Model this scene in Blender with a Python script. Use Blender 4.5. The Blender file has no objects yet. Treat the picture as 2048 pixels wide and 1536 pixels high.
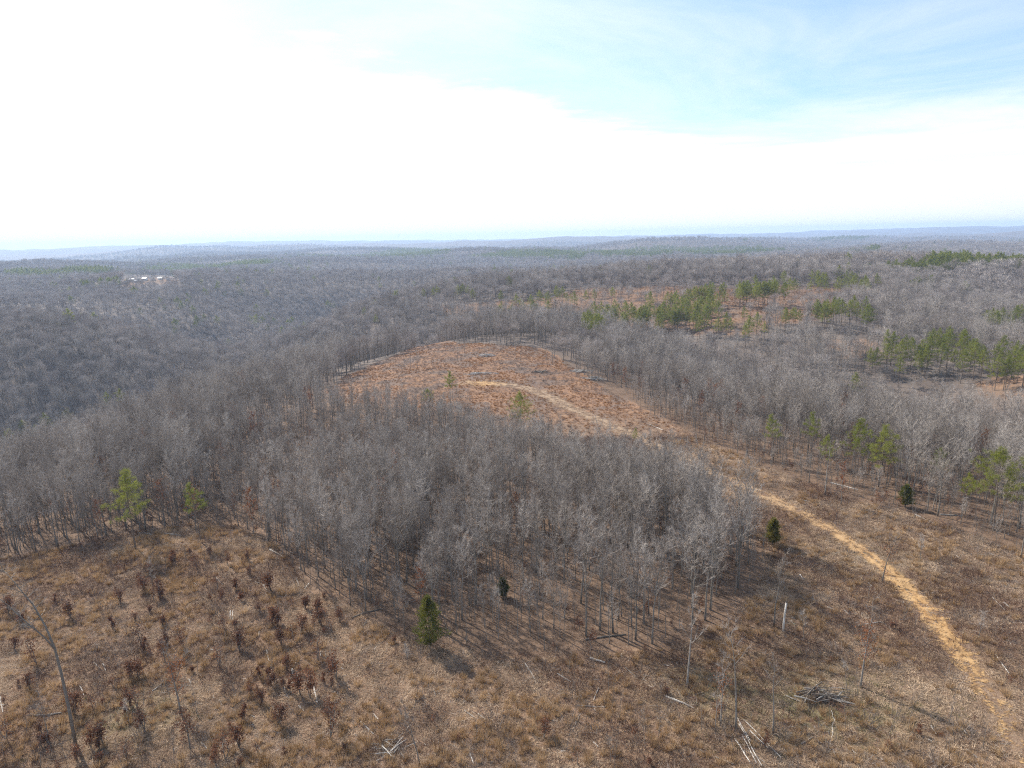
import bpy, math, random
import numpy as np
from mathutils import Matrix, Vector, Euler

R_ = math.radians
sc = bpy.context.scene
C = sc.collection
rng = np.random.default_rng(7)

# ------------------------------------------------------------------ camera
CAMZ, PITCH, ROLL, FPX = 60.0, 12.1, -1.26, 1366.0
cam_d = bpy.data.cameras.new('camera')
cam_d.sensor_fit = 'HORIZONTAL'
cam_d.sensor_width = 36.0
cam_d.lens = 36.0 * FPX / 2048.0
cam_d.clip_start = 0.5
cam_d.clip_end = 60000
cam = bpy.data.objects.new('camera', cam_d)
C.objects.link(cam)
MROT = Matrix.Rotation(R_(90 - PITCH), 3, 'X') @ Matrix.Rotation(R_(ROLL), 3, 'Z')
cam.rotation_euler = MROT.to_euler()
cam.location = (0, 0, CAMZ)
sc.camera = cam

# ------------------------------------------------------------------ sun, sky, exposure
SUN_EL, SUN_AZ = 41.0, -44.0          # azimuth from +Y towards +X
sun_d = bpy.data.lights.new('sun', 'SUN')
sun_d.energy = 5.0
sun_d.angle = R_(0.6)
sun_d.color = (1.0, 0.93, 0.83)
sun = bpy.data.objects.new('sun', sun_d)
C.objects.link(sun)
sdir = Vector((math.sin(R_(SUN_AZ)) * math.cos(R_(SUN_EL)), math.cos(R_(SUN_AZ)) * math.cos(R_(SUN_EL)), math.sin(R_(SUN_EL))))
sun.rotation_euler = sdir.to_track_quat('Z', 'Y').to_euler()
sun.location = (0, 0, 120)

world = bpy.data.worlds.new('World')
sc.world = world
world.use_nodes = True
wt = world.node_tree
wt.nodes.clear()


def mk(t, kind, **kw):
    n = t.nodes.new(kind)
    for k, v in kw.items():
        setattr(n, k, v)
    return n


def setin(t, node, key, val):
    if isinstance(val, bpy.types.NodeSocket):
        t.links.new(val, node.inputs[key])
    else:
        node.inputs[key].default_value = val


def math_n(t, op, a, b=0.0, clamp=False):
    n = mk(t, 'ShaderNodeMath', operation=op, use_clamp=clamp)
    setin(t, n, 0, a)
    setin(t, n, 1, b)
    return n.outputs[0]


def maprange(t, v, a, b, c=0.0, d=1.0, smooth=True):
    n = mk(t, 'ShaderNodeMapRange', interpolation_type='SMOOTHSTEP' if smooth else 'LINEAR')
    setin(t, n, 'Value', v)
    for k, x in (('From Min', a), ('From Max', b), ('To Min', c), ('To Max', d)):
        setin(t, n, k, x)
    return n.outputs[0]


def noise_n(t, vec, scale, detail=3.0, rough=0.55, dist=0.0):
    n = mk(t, 'ShaderNodeTexNoise')
    if vec is not None:
        t.links.new(vec, n.inputs['Vector'])
    n.inputs['Scale'].default_value = scale
    n.inputs['Detail'].default_value = detail
    n.inputs['Roughness'].default_value = rough
    n.inputs['Distortion'].default_value = dist
    return n.outputs['Fac']


def mixc(t, fac, a, b, mode='MIX'):
    n = mk(t, 'ShaderNodeMix', data_type='RGBA', blend_type=mode)
    setin(t, n, 'Factor', fac)
    for k, v in ((6, a), (7, b)):
        if isinstance(v, bpy.types.NodeSocket):
            t.links.new(v, n.inputs[k])
        else:
            n.inputs[k].default_value = (v[0], v[1], v[2], 1)
    return n.outputs[2]


sky = mk(wt, 'ShaderNodeTexSky', sky_type='NISHITA', sun_disc=False)
sky.sun_elevation = R_(SUN_EL)
sky.sun_rotation = R_(SUN_AZ)
sky.altitude = 200
sky.air_density = 1.0
sky.dust_density = 1.2
sky.ozone_density = 1.0
tc = mk(wt, 'ShaderNodeTexCoord')
sx = mk(wt, 'ShaderNodeSeparateXYZ')
wt.links.new(tc.outputs['Generated'], sx.inputs[0])
dz = math_n(wt, 'MAXIMUM', sx.outputs[2], 0.012)
px = math_n(wt, 'DIVIDE', sx.outputs[0], dz)
py = math_n(wt, 'DIVIDE', sx.outputs[1], dz)
cv = mk(wt, 'ShaderNodeCombineXYZ')
wt.links.new(px, cv.inputs[0])
wt.links.new(py, cv.inputs[1])
# a wide bank of stratus: everything beyond one straight, ragged front edge in the cloud plane
edge = math_n(wt, 'SUBTRACT', py, math_n(wt, 'ADD', math_n(wt, 'MULTIPLY', px, 1.22), 5.4))
n1 = noise_n(wt, cv.outputs[0], 0.55, 7, 0.6, 0.4)
n2 = noise_n(wt, cv.outputs[0], 2.4, 5, 0.6, 0.2)
edge = math_n(wt, 'ADD', edge, math_n(wt, 'MULTIPLY', math_n(wt, 'SUBTRACT', n1, 0.5), 4.2))
edge = math_n(wt, 'ADD', edge, math_n(wt, 'MULTIPLY', math_n(wt, 'SUBTRACT', n2, 0.5), 1.6))
deck = maprange(wt, edge, -1.0, 0.6)
# thin cirrus: optical depth grows towards the horizon with the slant path
n3 = noise_n(wt, cv.outputs[0], 0.34, 8, 0.62, 0.9)
slant = maprange(wt, sx.outputs[2], 0.17, 0.02, 0.0, 1.0)
cir = math_n(wt, 'ADD', math_n(wt, 'SUBTRACT', math_n(wt, 'MULTIPLY', n3, 1.7), 0.36), math_n(wt, 'MULTIPLY', slant, 0.95))
cir = maprange(wt, cir, 0.12, 1.15)
veil = math_n(wt, 'MAXIMUM', deck, math_n(wt, 'MULTIPLY', cir, 0.93))
bg1 = mk(wt, 'ShaderNodeBackground')
wt.links.new(mixc(wt, 1.0, sky.outputs[0], (0.90, 1.01, 1.08), 'MULTIPLY'), bg1.inputs[0])
bg1.inputs[1].default_value = 0.125
bg2 = mk(wt, 'ShaderNodeBackground')
bg2.inputs[0].default_value = (0.985, 0.995, 1.0, 1)
bg2.inputs[1].default_value = 0.80
mx = mk(wt, 'ShaderNodeMixShader')
wt.links.new(veil, mx.inputs[0])
wt.links.new(bg1.outputs[0], mx.inputs[1])
wt.links.new(bg2.outputs[0], mx.inputs[2])
wo = mk(wt, 'ShaderNodeOutputWorld')
wt.links.new(mx.outputs[0], wo.inputs[0])

sc.view_settings.view_transform = 'Standard'
sc.view_settings.look = 'None'
sc.view_settings.exposure = 0.6
sc.view_settings.gamma = 1.0
sc.view_settings.use_curve_mapping = False
sc.render.engine = 'CYCLES'
cy = sc.cycles
cy.max_bounces = 4
cy.diffuse_bounces = 2
cy.glossy_bounces = 1
cy.transmission_bounces = 2
cy.transparent_max_bounces = 6
cy.volume_bounces = 1
cy.pixel_filter_type = 'BLACKMAN_HARRIS'
cy.filter_width = 1.15
cy.use_denoising = False
cy.denoiser = 'OPENIMAGEDENOISE'
cy.denoising_prefilter = 'NONE'
cy.denoising_input_passes = 'RGB_ALBEDO_NORMAL'
cy.use_adaptive_sampling = True
cy.adaptive_threshold = 0.02

# ------------------------------------------------------------------ noise and terrain


def _hash(ix, iy, seed):
    h = (ix.astype(np.int64) * 374761393 + iy.astype(np.int64) * 668265263 + seed * 1274126177) & 0xFFFFFFFF
    h = ((h ^ (h >> 13)) * 1103515245) & 0xFFFFFFFF
    h = ((h ^ (h >> 15)) * 2246822519) & 0xFFFFFFFF
    return ((h ^ (h >> 14)) & 0xFFFFFF) / float(0xFFFFFF)


def vnoise(x, y, seed=0):
    ix, iy = np.floor(x), np.floor(y)
    fx, fy = x - ix, y - iy
    fx, fy = fx * fx * fx * (fx * (fx * 6 - 15) + 10), fy * fy * fy * (fy * (fy * 6 - 15) + 10)
    a, b = _hash(ix, iy, seed), _hash(ix + 1, iy, seed)
    c, d = _hash(ix, iy + 1, seed), _hash(ix + 1, iy + 1, seed)
    return (a * (1 - fx) + b * fx) * (1 - fy) + (c * (1 - fx) + d * fx) * fy - 0.5


def fbm(x, y, oct=4, seed=0, gain=0.5):
    s, a = 0, 1.0
    for i in range(oct):
        s = s + a * vnoise(x * 2 ** i + 17.3 * i, y * 2 ** i - 9.1 * i, seed + i)
        a *= gain
    return s


def sstep(v, a, b):
    t = np.clip((v - a) / (b - a), 0, 1)
    return t * t * (3 - 2 * t)


def polydist(x, y, pts):
    d = np.full(np.shape(x), 1e18)
    for (x0, y0), (x1, y1) in zip(pts[:-1], pts[1:]):
        ex, ey = x1 - x0, y1 - y0
        t = np.clip(((x - x0) * ex + (y - y0) * ey) / (ex * ex + ey * ey), 0, 1)
        d = np.minimum(d, (x - x0 - t * ex) ** 2 + (y - y0 - t * ey) ** 2)
    return np.sqrt(d)


VALLEYS = [  # polyline, depth, half width
    ([(-700, -150), (-400, 70), (-300, 250), (-262, 400), (-215, 560), (-300, 800), (-250, 1080)], 48, 135),
    ([(-262, 400), (-130, 515), (-20, 540), (80, 500), (125, 400), (160, 300), (205, 205), (300, 110), (430, 0)], 22, 60),
    ([(-300, 800), (-520, 760), (-760, 700)], 26, 90),
    ([(-262, 400), (-420, 480), (-640, 520)], 24, 70),
    ([(-250, 1080), (-60, 985), (150, 960), (380, 1010), (700, 1150), (1100, 1200)], 34, 130),
    ([(160, 300), (330, 420), (420, 560), (640, 640)], 16, 60),
]


def terrain(x, y):
    x = np.asarray(x, float)
    y = np.asarray(y, float)
    # the valleys meander
    wx = x + 46 * fbm(x / 260, y / 260, 3, 31)
    wy = y + 46 * fbm(x / 260, y / 260, 3, 57)
    r = np.hypot(x, y)
    calm = sstep(r, 120, 420)
    wx = x + (wx - x) * calm
    wy = y + (wy - y) * calm
    z = np.zeros_like(x)
    for pts, dep, w in VALLEYS:
        d = polydist(wx, wy, pts)
        z = z - dep * np.exp(-(d / w) ** 2)
    z = z + 28 * np.exp(-((x - 290) / 330) ** 2 - ((y - 770) / 150) ** 2) + 9 * np.exp(-((x - 260) / 90) ** 2 - ((y - 350) / 60) ** 2)
    z = z + 15 * np.exp(-((x + 600) / 120) ** 2 - ((y - 1110) / 100) ** 2)
    z = z + calm * 7 * fbm(x / 170, y / 170, 3, 5)
    z = z + sstep(r, 600, 1600) * 62 * (fbm(x / 900, y / 620, 4, 11) - 0.10)
    far = sstep(r, 2200, 6500)
    z = z + far * (112 * fbm(x / 3600, y / 1900, 4, 23) - 6)
    z = z + sstep(r, 5500, 13000) * (32 + 36 * fbm(x / 5200, y / 2400, 3, 41))
    z = z - 12 * sstep(r, 900, 2200)
    near = 1 - sstep(r, 260, 700)
    z = z + near * (0.9 * fbm(x / 38, y / 38, 2, 3) + 0.28 * fbm(x / 7, y / 7, 2, 9))
    return z


FX = 1024.0
MR = np.array(MROT)


def pixdir(u, v):
    u = np.asarray(u, float)
    v = np.asarray(v, float)
    d = np.stack([u - 1024.0, -(v - 768.0), np.full_like(u, -FPX)], -1) @ MR.T
    return d / np.linalg.norm(d, axis=-1, keepdims=True)


def at(u, v, zoff=0.0):
    """World point where the sight line through photo pixel (u, v) comes down to zoff above the ground."""
    d = pixdir(u, v)
    lo, hi, m = 25.0, 15000.0, 150
    for k in range(3):
        ts = np.geomspace(lo, hi, m) if k == 0 else np.linspace(lo, hi, m)
        P = ts[:, None] * d[None, :]
        T = terrain(P[:, 0], P[:, 1])
        g = CAMZ + P[:, 2] - T - zoff
        i = int(np.argmax(g < 0))
        if g[i] >= 0:
            i = m - 1
        lo, hi, m = ts[max(i - 1, 0)], ts[i], 14
    return np.array([P[i, 0], P[i, 1], T[i]])


def project(x, y, z):
    p = np.stack([x, y, np.asarray(z) - CAMZ], -1) @ MR
    dep = -p[..., 2]
    dd = np.where(dep > 0.1, dep, 0.1)
    return 1024 + FPX * p[..., 0] / dd, 768 - FPX * p[..., 1] / dd, dep


def gz(x, y):
    return float(terrain(np.array([x], float), np.array([y], float))[0])


def inside(x, y, poly):
    x = np.asarray(x)
    y = np.asarray(y)
    res = np.zeros(x.shape, bool)
    n = len(poly)
    for i in range(n):
        x0, y0 = poly[i][:2]
        x1, y1 = poly[(i + 1) % n][:2]
        c = (y0 > y) != (y1 > y)
        xx = (x1 - x0) * (y - y0) / ((y1 - y0) if y1 != y0 else 1e-9) + x0
        res ^= c & (x < xx)
    return res


def closed(p):
    return [q[:2] for q in p] + [p[0][:2]]


# openings in the woods, traced on the ground (third number: height of the crowns that hide the edge)
OPEN_PX = [(-260, 1175, 0), (-100, 1140, 0), (0, 1118, 0), (100, 1102, 0), (200, 1080, 0), (300, 1060, 0), (400, 1046, 0), (480, 1052, 0),
           (540, 1085, 0), (590, 1130, 0), (620, 1180, 0), (700, 1215, 0), (770, 1255, 0), (850, 1292, 0), (950, 1304, 0),
           (1060, 1312, 0), (1200, 1312, 0), (1330, 1300, 0), (1430, 1262, 0), (1505, 1190, 0), (1540, 1120, 0),
           (1500, 1075, 0), (1440, 960, 9), (1360, 915, 9), (1270, 885, 9), (1190, 868, 9), (1110, 860, 4), (1040, 850, 4), (960, 826, 4),
           (880, 806, 4), (790, 792, 4), (690, 786, 4), (650, 775, 2), (690, 752, 0), (745, 729, 0), (800, 706, 0), (850, 691, 0),
           (920, 688, 0), (1000, 690, 0), (1075, 695, 0), (1110, 712, 0), (1150, 738, 0), (1200, 772, 0), (1250, 800, 0), (1310, 830, 0),
           (1370, 862, 0), (1440, 896, 0), (1520, 931, 0), (1600, 962, 0), (1700, 997, 0), (1800, 1024, 0), (1900, 1053, 0), (2048, 1108, 0),
           (2260, 1190, 0)]
OPEN = [tuple(at(*p)[:2]) for p in OPEN_PX] + [(190, 20), (-190, 20)]
RIDGE = [tuple(at(*p)[:2]) for p in [(700, 634, 0), (850, 618, 0), (980, 605, 0), (1100, 596, 0), (1160, 577, 0), (1300, 573, 0), (1450, 572, 0), (1600, 571, 0),
                                     (1770, 577, 0), (1765, 598, 0), (1640, 640, 0), (1500, 668, 0), (1350, 672, 0), (1250, 660, 0), (1150, 649, 0), (1050, 641, 0), (900, 633, 0)]]
PATCHES = [[tuple(at(*p)[:2]) for p in q] for q in (
    [(1640, 690, 0), (1690, 680, 0), (1760, 684, 0), (1770, 705, 0), (1690, 712, 0)],
    [(1950, 765, 0), (2010, 750, 0), (2100, 745, 0), (2200, 790, 0), (2080, 800, 0), (1980, 790, 0)],
    [(1930, 672, 0), (2048, 662, 0), (2150, 660, 0), (2150, 690, 0), (2000, 694, 0)],
    [(244, 573, 0), (300, 571, 0), (356, 568, 0), (356, 557, 0), (300, 556, 0), (244, 559, 0)],
)]
TRACK_PX = [(2060, 1530), (2010, 1440), (1975, 1385), (1930, 1325), (1890, 1265), (1850, 1215), (1800, 1165), (1745, 1115), (1680, 1070), (1610, 1028),
            (1540, 996), (1470, 965), (1400, 933), (1330, 898), (1260, 868), (1200, 842), (1150, 820), (1110, 800), (1070, 780), (1020, 770), (960, 766), (915, 765)]
TRACK = [at(u, v)[:2] for u, v in TRACK_PX]


def resample(P, step):
    P = np.array(P)
    for _ in range(3):  # corner cutting
        Q = [P[0]]
        for a, b in zip(P[:-1], P[1:]):
            Q += [0.75 * a + 0.25 * b, 0.25 * a + 0.75 * b]
        Q.append(P[-1])
        P = np.array(Q)
    s = np.r_[0, np.cumsum(np.linalg.norm(np.diff(P, axis=0), axis=1))]
    t = np.arange(0, s[-1], step)
    return np.stack([np.interp(t, s, P[:, 0]), np.interp(t, s, P[:, 1])], -1)


TRK = resample(TRACK, 0.9)

# ------------------------------------------------------------------ materials


def new_mat(name):
    m = bpy.data.materials.new(name)
    m.use_nodes = True
    t = m.node_tree
    b = t.nodes['Principled BSDF']
    b.inputs['Roughness'].default_value = 0.9
    b.inputs['Specular IOR Level'].default_value = 0.15
    return m, t, b


def varied(name, c0, c1, scale=3.0, transl=0.0, rough=0.9, mixn=0.5):
    """Colour between c0 and c1: partly by individual, partly by a fine grain."""
    m, t, b = new_mat(name)
    oi = mk(t, 'ShaderNodeObjectInfo')
    g = mk(t, 'ShaderNodeNewGeometry')
    n = noise_n(t, g.outputs['Position'], scale, 3, 0.6)
    n = maprange(t, n, 0.3, 0.7)
    f = math_n(t, 'ADD', math_n(t, 'MULTIPLY', oi.outputs['Random'], 1 - mixn), math_n(t, 'MULTIPLY', n, mixn))
    col = mixc(t, f, c0, c1)
    t.links.new(col, b.inputs['Base Color'])
    b.inputs['Roughness'].default_value = rough
    if transl > 0:
        tr = mk(t, 'ShaderNodeBsdfTranslucent')
        t.links.new(col, tr.inputs[0])
        ms = mk(t, 'ShaderNodeMixShader')
        ms.inputs[0].default_value = transl
        t.links.new(b.outputs[0], ms.inputs[1])
        t.links.new(tr.outputs[0], ms.inputs[2])
        t.links.new(ms.outputs[0], t.nodes['Material Output'].inputs[0])
    return m


M = dict(
    bark=varied('hardwood_bark', (0.14, 0.125, 0.105), (0.28, 0.25, 0.215), 2.5),
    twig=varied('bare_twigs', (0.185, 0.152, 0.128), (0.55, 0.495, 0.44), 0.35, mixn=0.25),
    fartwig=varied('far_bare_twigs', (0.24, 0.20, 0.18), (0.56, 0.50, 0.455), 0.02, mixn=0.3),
    pinebark=varied('pine_bark', (0.15, 0.11, 0.08), (0.24, 0.19, 0.15), 3.0),
    needle=varied('pine_needles', (0.14, 0.17, 0.028), (0.30, 0.31, 0.062), 0.8, transl=0.5),
    cedar=varied('cedar_needles', (0.055, 0.08, 0.022), (0.21, 0.20, 0.045), 0.9, transl=0.35, mixn=0.8),
    cedarlight=varied('yellowing_cedar_needles', (0.10, 0.11, 0.025), (0.30, 0.25, 0.06), 0.9, transl=0.5, mixn=0.8),
    oakleaf=varied('dead_oak_leaves', (0.07, 0.032, 0.022), (0.26, 0.115, 0.06), 1.2, transl=0.25),
    rustleaf=varied('rust_brown_leaves', (0.22, 0.085, 0.04), (0.32, 0.14, 0.06), 1.2, transl=0.25),
    log=varied('weathered_pale_wood', (0.42, 0.38, 0.33), (0.72, 0.69, 0.64), 1.4),
    greylog=varied('grey_weathered_wood', (0.20, 0.18, 0.16), (0.40, 0.37, 0.33), 1.4),
    darklog=varied('dark_rotting_wood', (0.085, 0.07, 0.056), (0.19, 0.16, 0.13), 1.4),
    tuft=varied('broomsedge_blades', (0.27, 0.165, 0.08), (0.55, 0.385, 0.22), 0.5, transl=0.3, mixn=0.4),
    straw=varied('flattened_straw', (0.22, 0.145, 0.095), (0.66, 0.51, 0.36), 0.12, transl=0.25, mixn=0.65),
    weed=varied('dead_weed_stems', (0.075, 0.043, 0.032), (0.19, 0.11, 0.075), 0.5, transl=0.15, mixn=0.4),
    brush=varied('grey_brush_twigs', (0.12, 0.095, 0.08), (0.25, 0.205, 0.175), 0.5, mixn=0.4),
    orange=varied('rust_orange_grass', (0.24, 0.125, 0.06), (0.40, 0.22, 0.105), 0.2, transl=0.3, mixn=0.5),
    green=varied('low_green_growth', (0.09, 0.095, 0.03), (0.19, 0.17, 0.07), 0.5, transl=0.25, mixn=0.4),
    housewall=varied('white_siding', (0.70, 0.69, 0.66), (0.80, 0.80, 0.78), 1.0),
    roofmetal=varied('pale_metal_roof', (0.45, 0.46, 0.48), (0.85, 0.86, 0.87), 1.0, rough=0.45, mixn=0.1),
    glass=varied('dark_window', (0.02, 0.025, 0.03), (0.04, 0.045, 0.05), 1.0, rough=0.2),
)


def ground_material():
    m, t, b = new_mat('ground')
    g = mk(t, 'ShaderNodeNewGeometry')
    P = g.outputs['Position']
    at_ = mk(t, 'ShaderNodeAttribute', attribute_name='zone')
    sp = mk(t, 'ShaderNodeSeparateColor')
    t.links.new(at_.outputs['Color'], sp.inputs[0])
    wood, orange, green = sp.outputs[0], sp.outputs[1], sp.outputs[2]
    big = noise_n(t, P, 0.055, 4, 0.6)
    mid = noise_n(t, P, 0.45, 5, 0.65, 0.6)
    fine = noise_n(t, P, 3.2, 4, 0.7, 0.5)
    straw = mixc(t, maprange(t, mid, 0.36, 0.66), (0.12, 0.07, 0.046), (0.285, 0.183, 0.118))
    straw = mixc(t, maprange(t, big, 0.42, 0.64), straw, (0.19, 0.125, 0.085))
    straw = mixc(t, maprange(t, fine, 0.52, 0.72), straw, (0.36, 0.275, 0.18))
    straw = mixc(t, maprange(t, fine, 0.46, 0.30), straw, (0.075, 0.05, 0.032))
    litter = mixc(t, maprange(t, mid, 0.35, 0.65), (0.095, 0.06, 0.04), (0.175, 0.115, 0.077))
    litter = mixc(t, maprange(t, fine, 0.5, 0.75), litter, (0.25, 0.18, 0.125))
    rust = mixc(t, maprange(t, mid, 0.38, 0.62), (0.165, 0.098, 0.064), (0.27, 0.155, 0.088))
    rust = mixc(t, maprange(t, big, 0.46, 0.60), rust, (0.155, 0.11, 0.085))
    gr = mixc(t, maprange(t, mid, 0.4, 0.65), (0.12, 0.105, 0.05), (0.20, 0.165, 0.09))
    sa = mk(t, 'ShaderNodeAttribute', attribute_name='scrub')
    litter = mixc(t, sa.outputs['Fac'], litter, mixc(t, maprange(t, big, 0.4, 0.6), (0.115, 0.092, 0.078), (0.165, 0.135, 0.115)))
    col = mixc(t, wood, straw, litter)
    col = mixc(t, orange, col, rust)
    col = mixc(t, math_n(t, 'MULTIPLY', green, maprange(t, mid, 0.38, 0.55)), col, gr)
    t.links.new(col, b.inputs['Base Color'])
    bp = mk(t, 'ShaderNodeBump')
    bp.inputs['Strength'].default_value = 0.7
    bp.inputs['Distance'].default_value = 0.25
    t.links.new(math_n(t, 'ADD', mid, math_n(t, 'MULTIPLY', fine, 0.5)), bp.inputs['Height'])
    t.links.new(bp.outputs[0], b.inputs['Normal'])
    return m


def track_material():
    m, t, b = new_mat('sandy_track')
    g = mk(t, 'ShaderNodeNewGeometry')
    P = g.outputs['Position']
    at_ = mk(t, 'ShaderNodeAttribute', attribute_name='wear')
    sp = mk(t, 'ShaderNodeSeparateColor')
    t.links.new(at_.outputs['Color'], sp.inputs[0])
    mid = noise_n(t, P, 0.5, 5, 0.65, 0.7)
    fine = noise_n(t, P, 2.6, 4, 0.7, 0.4)
    clay = mixc(t, maprange(t, mid, 0.35, 0.65), (0.34, 0.185, 0.07), (0.45, 0.29, 0.14))
    sand = mixc(t, maprange(t, mid, 0.35, 0.65), (0.19, 0.13, 0.088), (0.30, 0.215, 0.145))
    col = mixc(t, sp.outputs[1], sand, clay)
    col = mixc(t, maprange(t, fine, 0.55, 0.72), col, (0.24, 0.17, 0.105))
    t.links.new(col, b.inputs['Base Color'])
    cov = math_n(t, 'ADD', sp.outputs[0], math_n(t, 'ADD', math_n(t, 'MULTIPLY', math_n(t, 'SUBTRACT', mid, 0.5), 2.4), math_n(t, 'MULTIPLY', math_n(t, 'SUBTRACT', fine, 0.5), 1.6)))
    cov = maprange(t, cov, 0.30, 0.75)
    tr = mk(t, 'ShaderNodeBsdfTransparent')
    ms = mk(t, 'ShaderNodeMixShader')
    t.links.new(cov, ms.inputs[0])
    t.links.new(tr.outputs[0], ms.inputs[1])
    t.links.new(b.outputs[0], ms.inputs[2])
    t.links.new(ms.outputs[0], t.nodes['Material Output'].inputs[0])
    bp = mk(t, 'ShaderNodeBump')
    bp.inputs['Strength'].default_value = 0.5
    bp.inputs['Distance'].default_value = 0.15
    t.links.new(fine, bp.inputs['Height'])
    t.links.new(bp.outputs[0], b.inputs['Normal'])
    return m


# ------------------------------------------------------------------ object helpers


def tag(o, label=None, cat=None, group=None, kind=None):
    for k, v in (('label', label), ('category', cat), ('group', group), ('kind', kind)):
        if v:
            o[k] = v
    return o


def mesh_np(name, V, F, mats, mi=None, smooth=False):
    me = bpy.data.meshes.new(name)
    me.from_pydata(np.asarray(V, float).tolist(), [], [tuple(int(i) for i in f) for f in F])
    for m in mats:
        me.materials.append(m)
    if mi is not None:
        me.polygons.foreach_set('material_index', np.asarray(mi, np.int32))
    if smooth:
        me.polygons.foreach_set('use_smooth', np.ones(len(me.polygons), bool))
    me.update()
    return me


def link(name, me, parent=None):
    o = bpy.data.objects.new(name, me)
    C.objects.link(o)
    if parent is not None:
        o.parent = parent
    return o


def empty(name, loc, rz=0.0, s=1.0, rx=0.0, ry=0.0):
    o = bpy.data.objects.new(name, None)
    o.empty_display_size = 0.3
    C.objects.link(o)
    o.location = loc
    o.rotation_euler = (rx, ry, rz)
    o.scale = (s, s, s)
    return o


class MB:
    def __init__(self):
        self.V, self.F, self.n = [], [], 0

    def add(self, V, F):
        self.V.append(np.asarray(V, float))
        self.F += [[int(i) + self.n for i in f] for f in F]
        self.n += len(V)

    def tube(self, P, r, k=5, cap=True):
        P = np.asarray(P, float)
        n = len(P)
        T = np.gradient(P, axis=0)
        T /= np.linalg.norm(T, axis=1, keepdims=True) + 1e-9
        ref = np.array([0.31, 0.95, 0.07]) if abs(T[0, 2]) > 0.6 else np.array([0.05, 0.1, 1.0])
        U = np.cross(T, ref)
        U /= np.linalg.norm(U, axis=1, keepdims=True) + 1e-9
        W = np.cross(T, U)
        a = np.arange(k) * 2 * math.pi / k
        r = np.broadcast_to(np.asarray(r, float), (n,))
        V = P[:, None, :] + r[:, None, None] * (np.cos(a)[None, :, None] * U[:, None, :] + np.sin(a)[None, :, None] * W[:, None, :])
        F = []
        for i in range(n - 1):
            for j in range(k):
                F.append((i * k + j, i * k + (j + 1) % k, (i + 1) * k + (j + 1) % k, (i + 1) * k + j))
        if cap:
            F.append(tuple(range(k - 1, -1, -1)))
            F.append(tuple((n - 1) * k + j for j in range(k)))
        self.add(V.reshape(-1, 3), F)

    def blades(self, B, D, L, w, g, sag=0.0):
        """Thin tapered triangles from B along D."""
        n = len(B)
        D = D / (np.linalg.norm(D, axis=1, keepdims=True) + 1e-9)
        S = np.cross(D, g.normal(size=(n, 3)))
        S /= np.linalg.norm(S, axis=1, keepdims=True) + 1e-9
        w = np.broadcast_to(w, (n,))[:, None]
        L = np.broadcast_to(L, (n,))[:, None]
        tip = B + D * L
        tip[:, 2] -= sag * L[:, 0]
        V = np.concatenate([B - S * w / 2, B + S * w / 2, tip])
        F = np.stack([np.arange(n), np.arange(n) + n, np.arange(n) + 2 * n], 1)
        self.add(V, F.tolist())

    def leaves(self, Cn, size, g):
        n = len(Cn)
        A = g.normal(size=(n, 3))
        A /= np.linalg.norm(A, axis=1, keepdims=True)
        S = np.cross(A, g.normal(size=(n, 3)))
        S /= np.linalg.norm(S, axis=1, keepdims=True)
        size = np.broadcast_to(size, (n,))[:, None]
        V = np.concatenate([Cn - A * size / 2, Cn + S * size * 0.32, Cn + A * size / 2, Cn - S * size * 0.32])
        i = np.arange(n)
        self.add(V, np.stack([i, i + n, i + 2 * n, i + 3 * n], 1).tolist())

    def arr(self):
        return np.concatenate(self.V), self.F

    def mesh(self, name, mat, smooth=False):
        V, F = self.arr()
        return mesh_np(name, V, F, [mat], smooth=smooth)


def joined(name, parts):
    """One mesh from several builders with their own materials (for scattered masses)."""
    V, F, mi, n = [], [], [], 0
    for k, (mb, mat) in enumerate(parts):
        v, f = mb.arr()
        V.append(v)
        F += [[i + n for i in q] for q in f]
        mi += [k] * len(f)
        n += len(v)
    return mesh_np(name, np.concatenate(V), F, [m for _, m in parts], mi)


def unit(v):
    return v / (np.linalg.norm(v) + 1e-9)


# ------------------------------------------------------------------ plants


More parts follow.
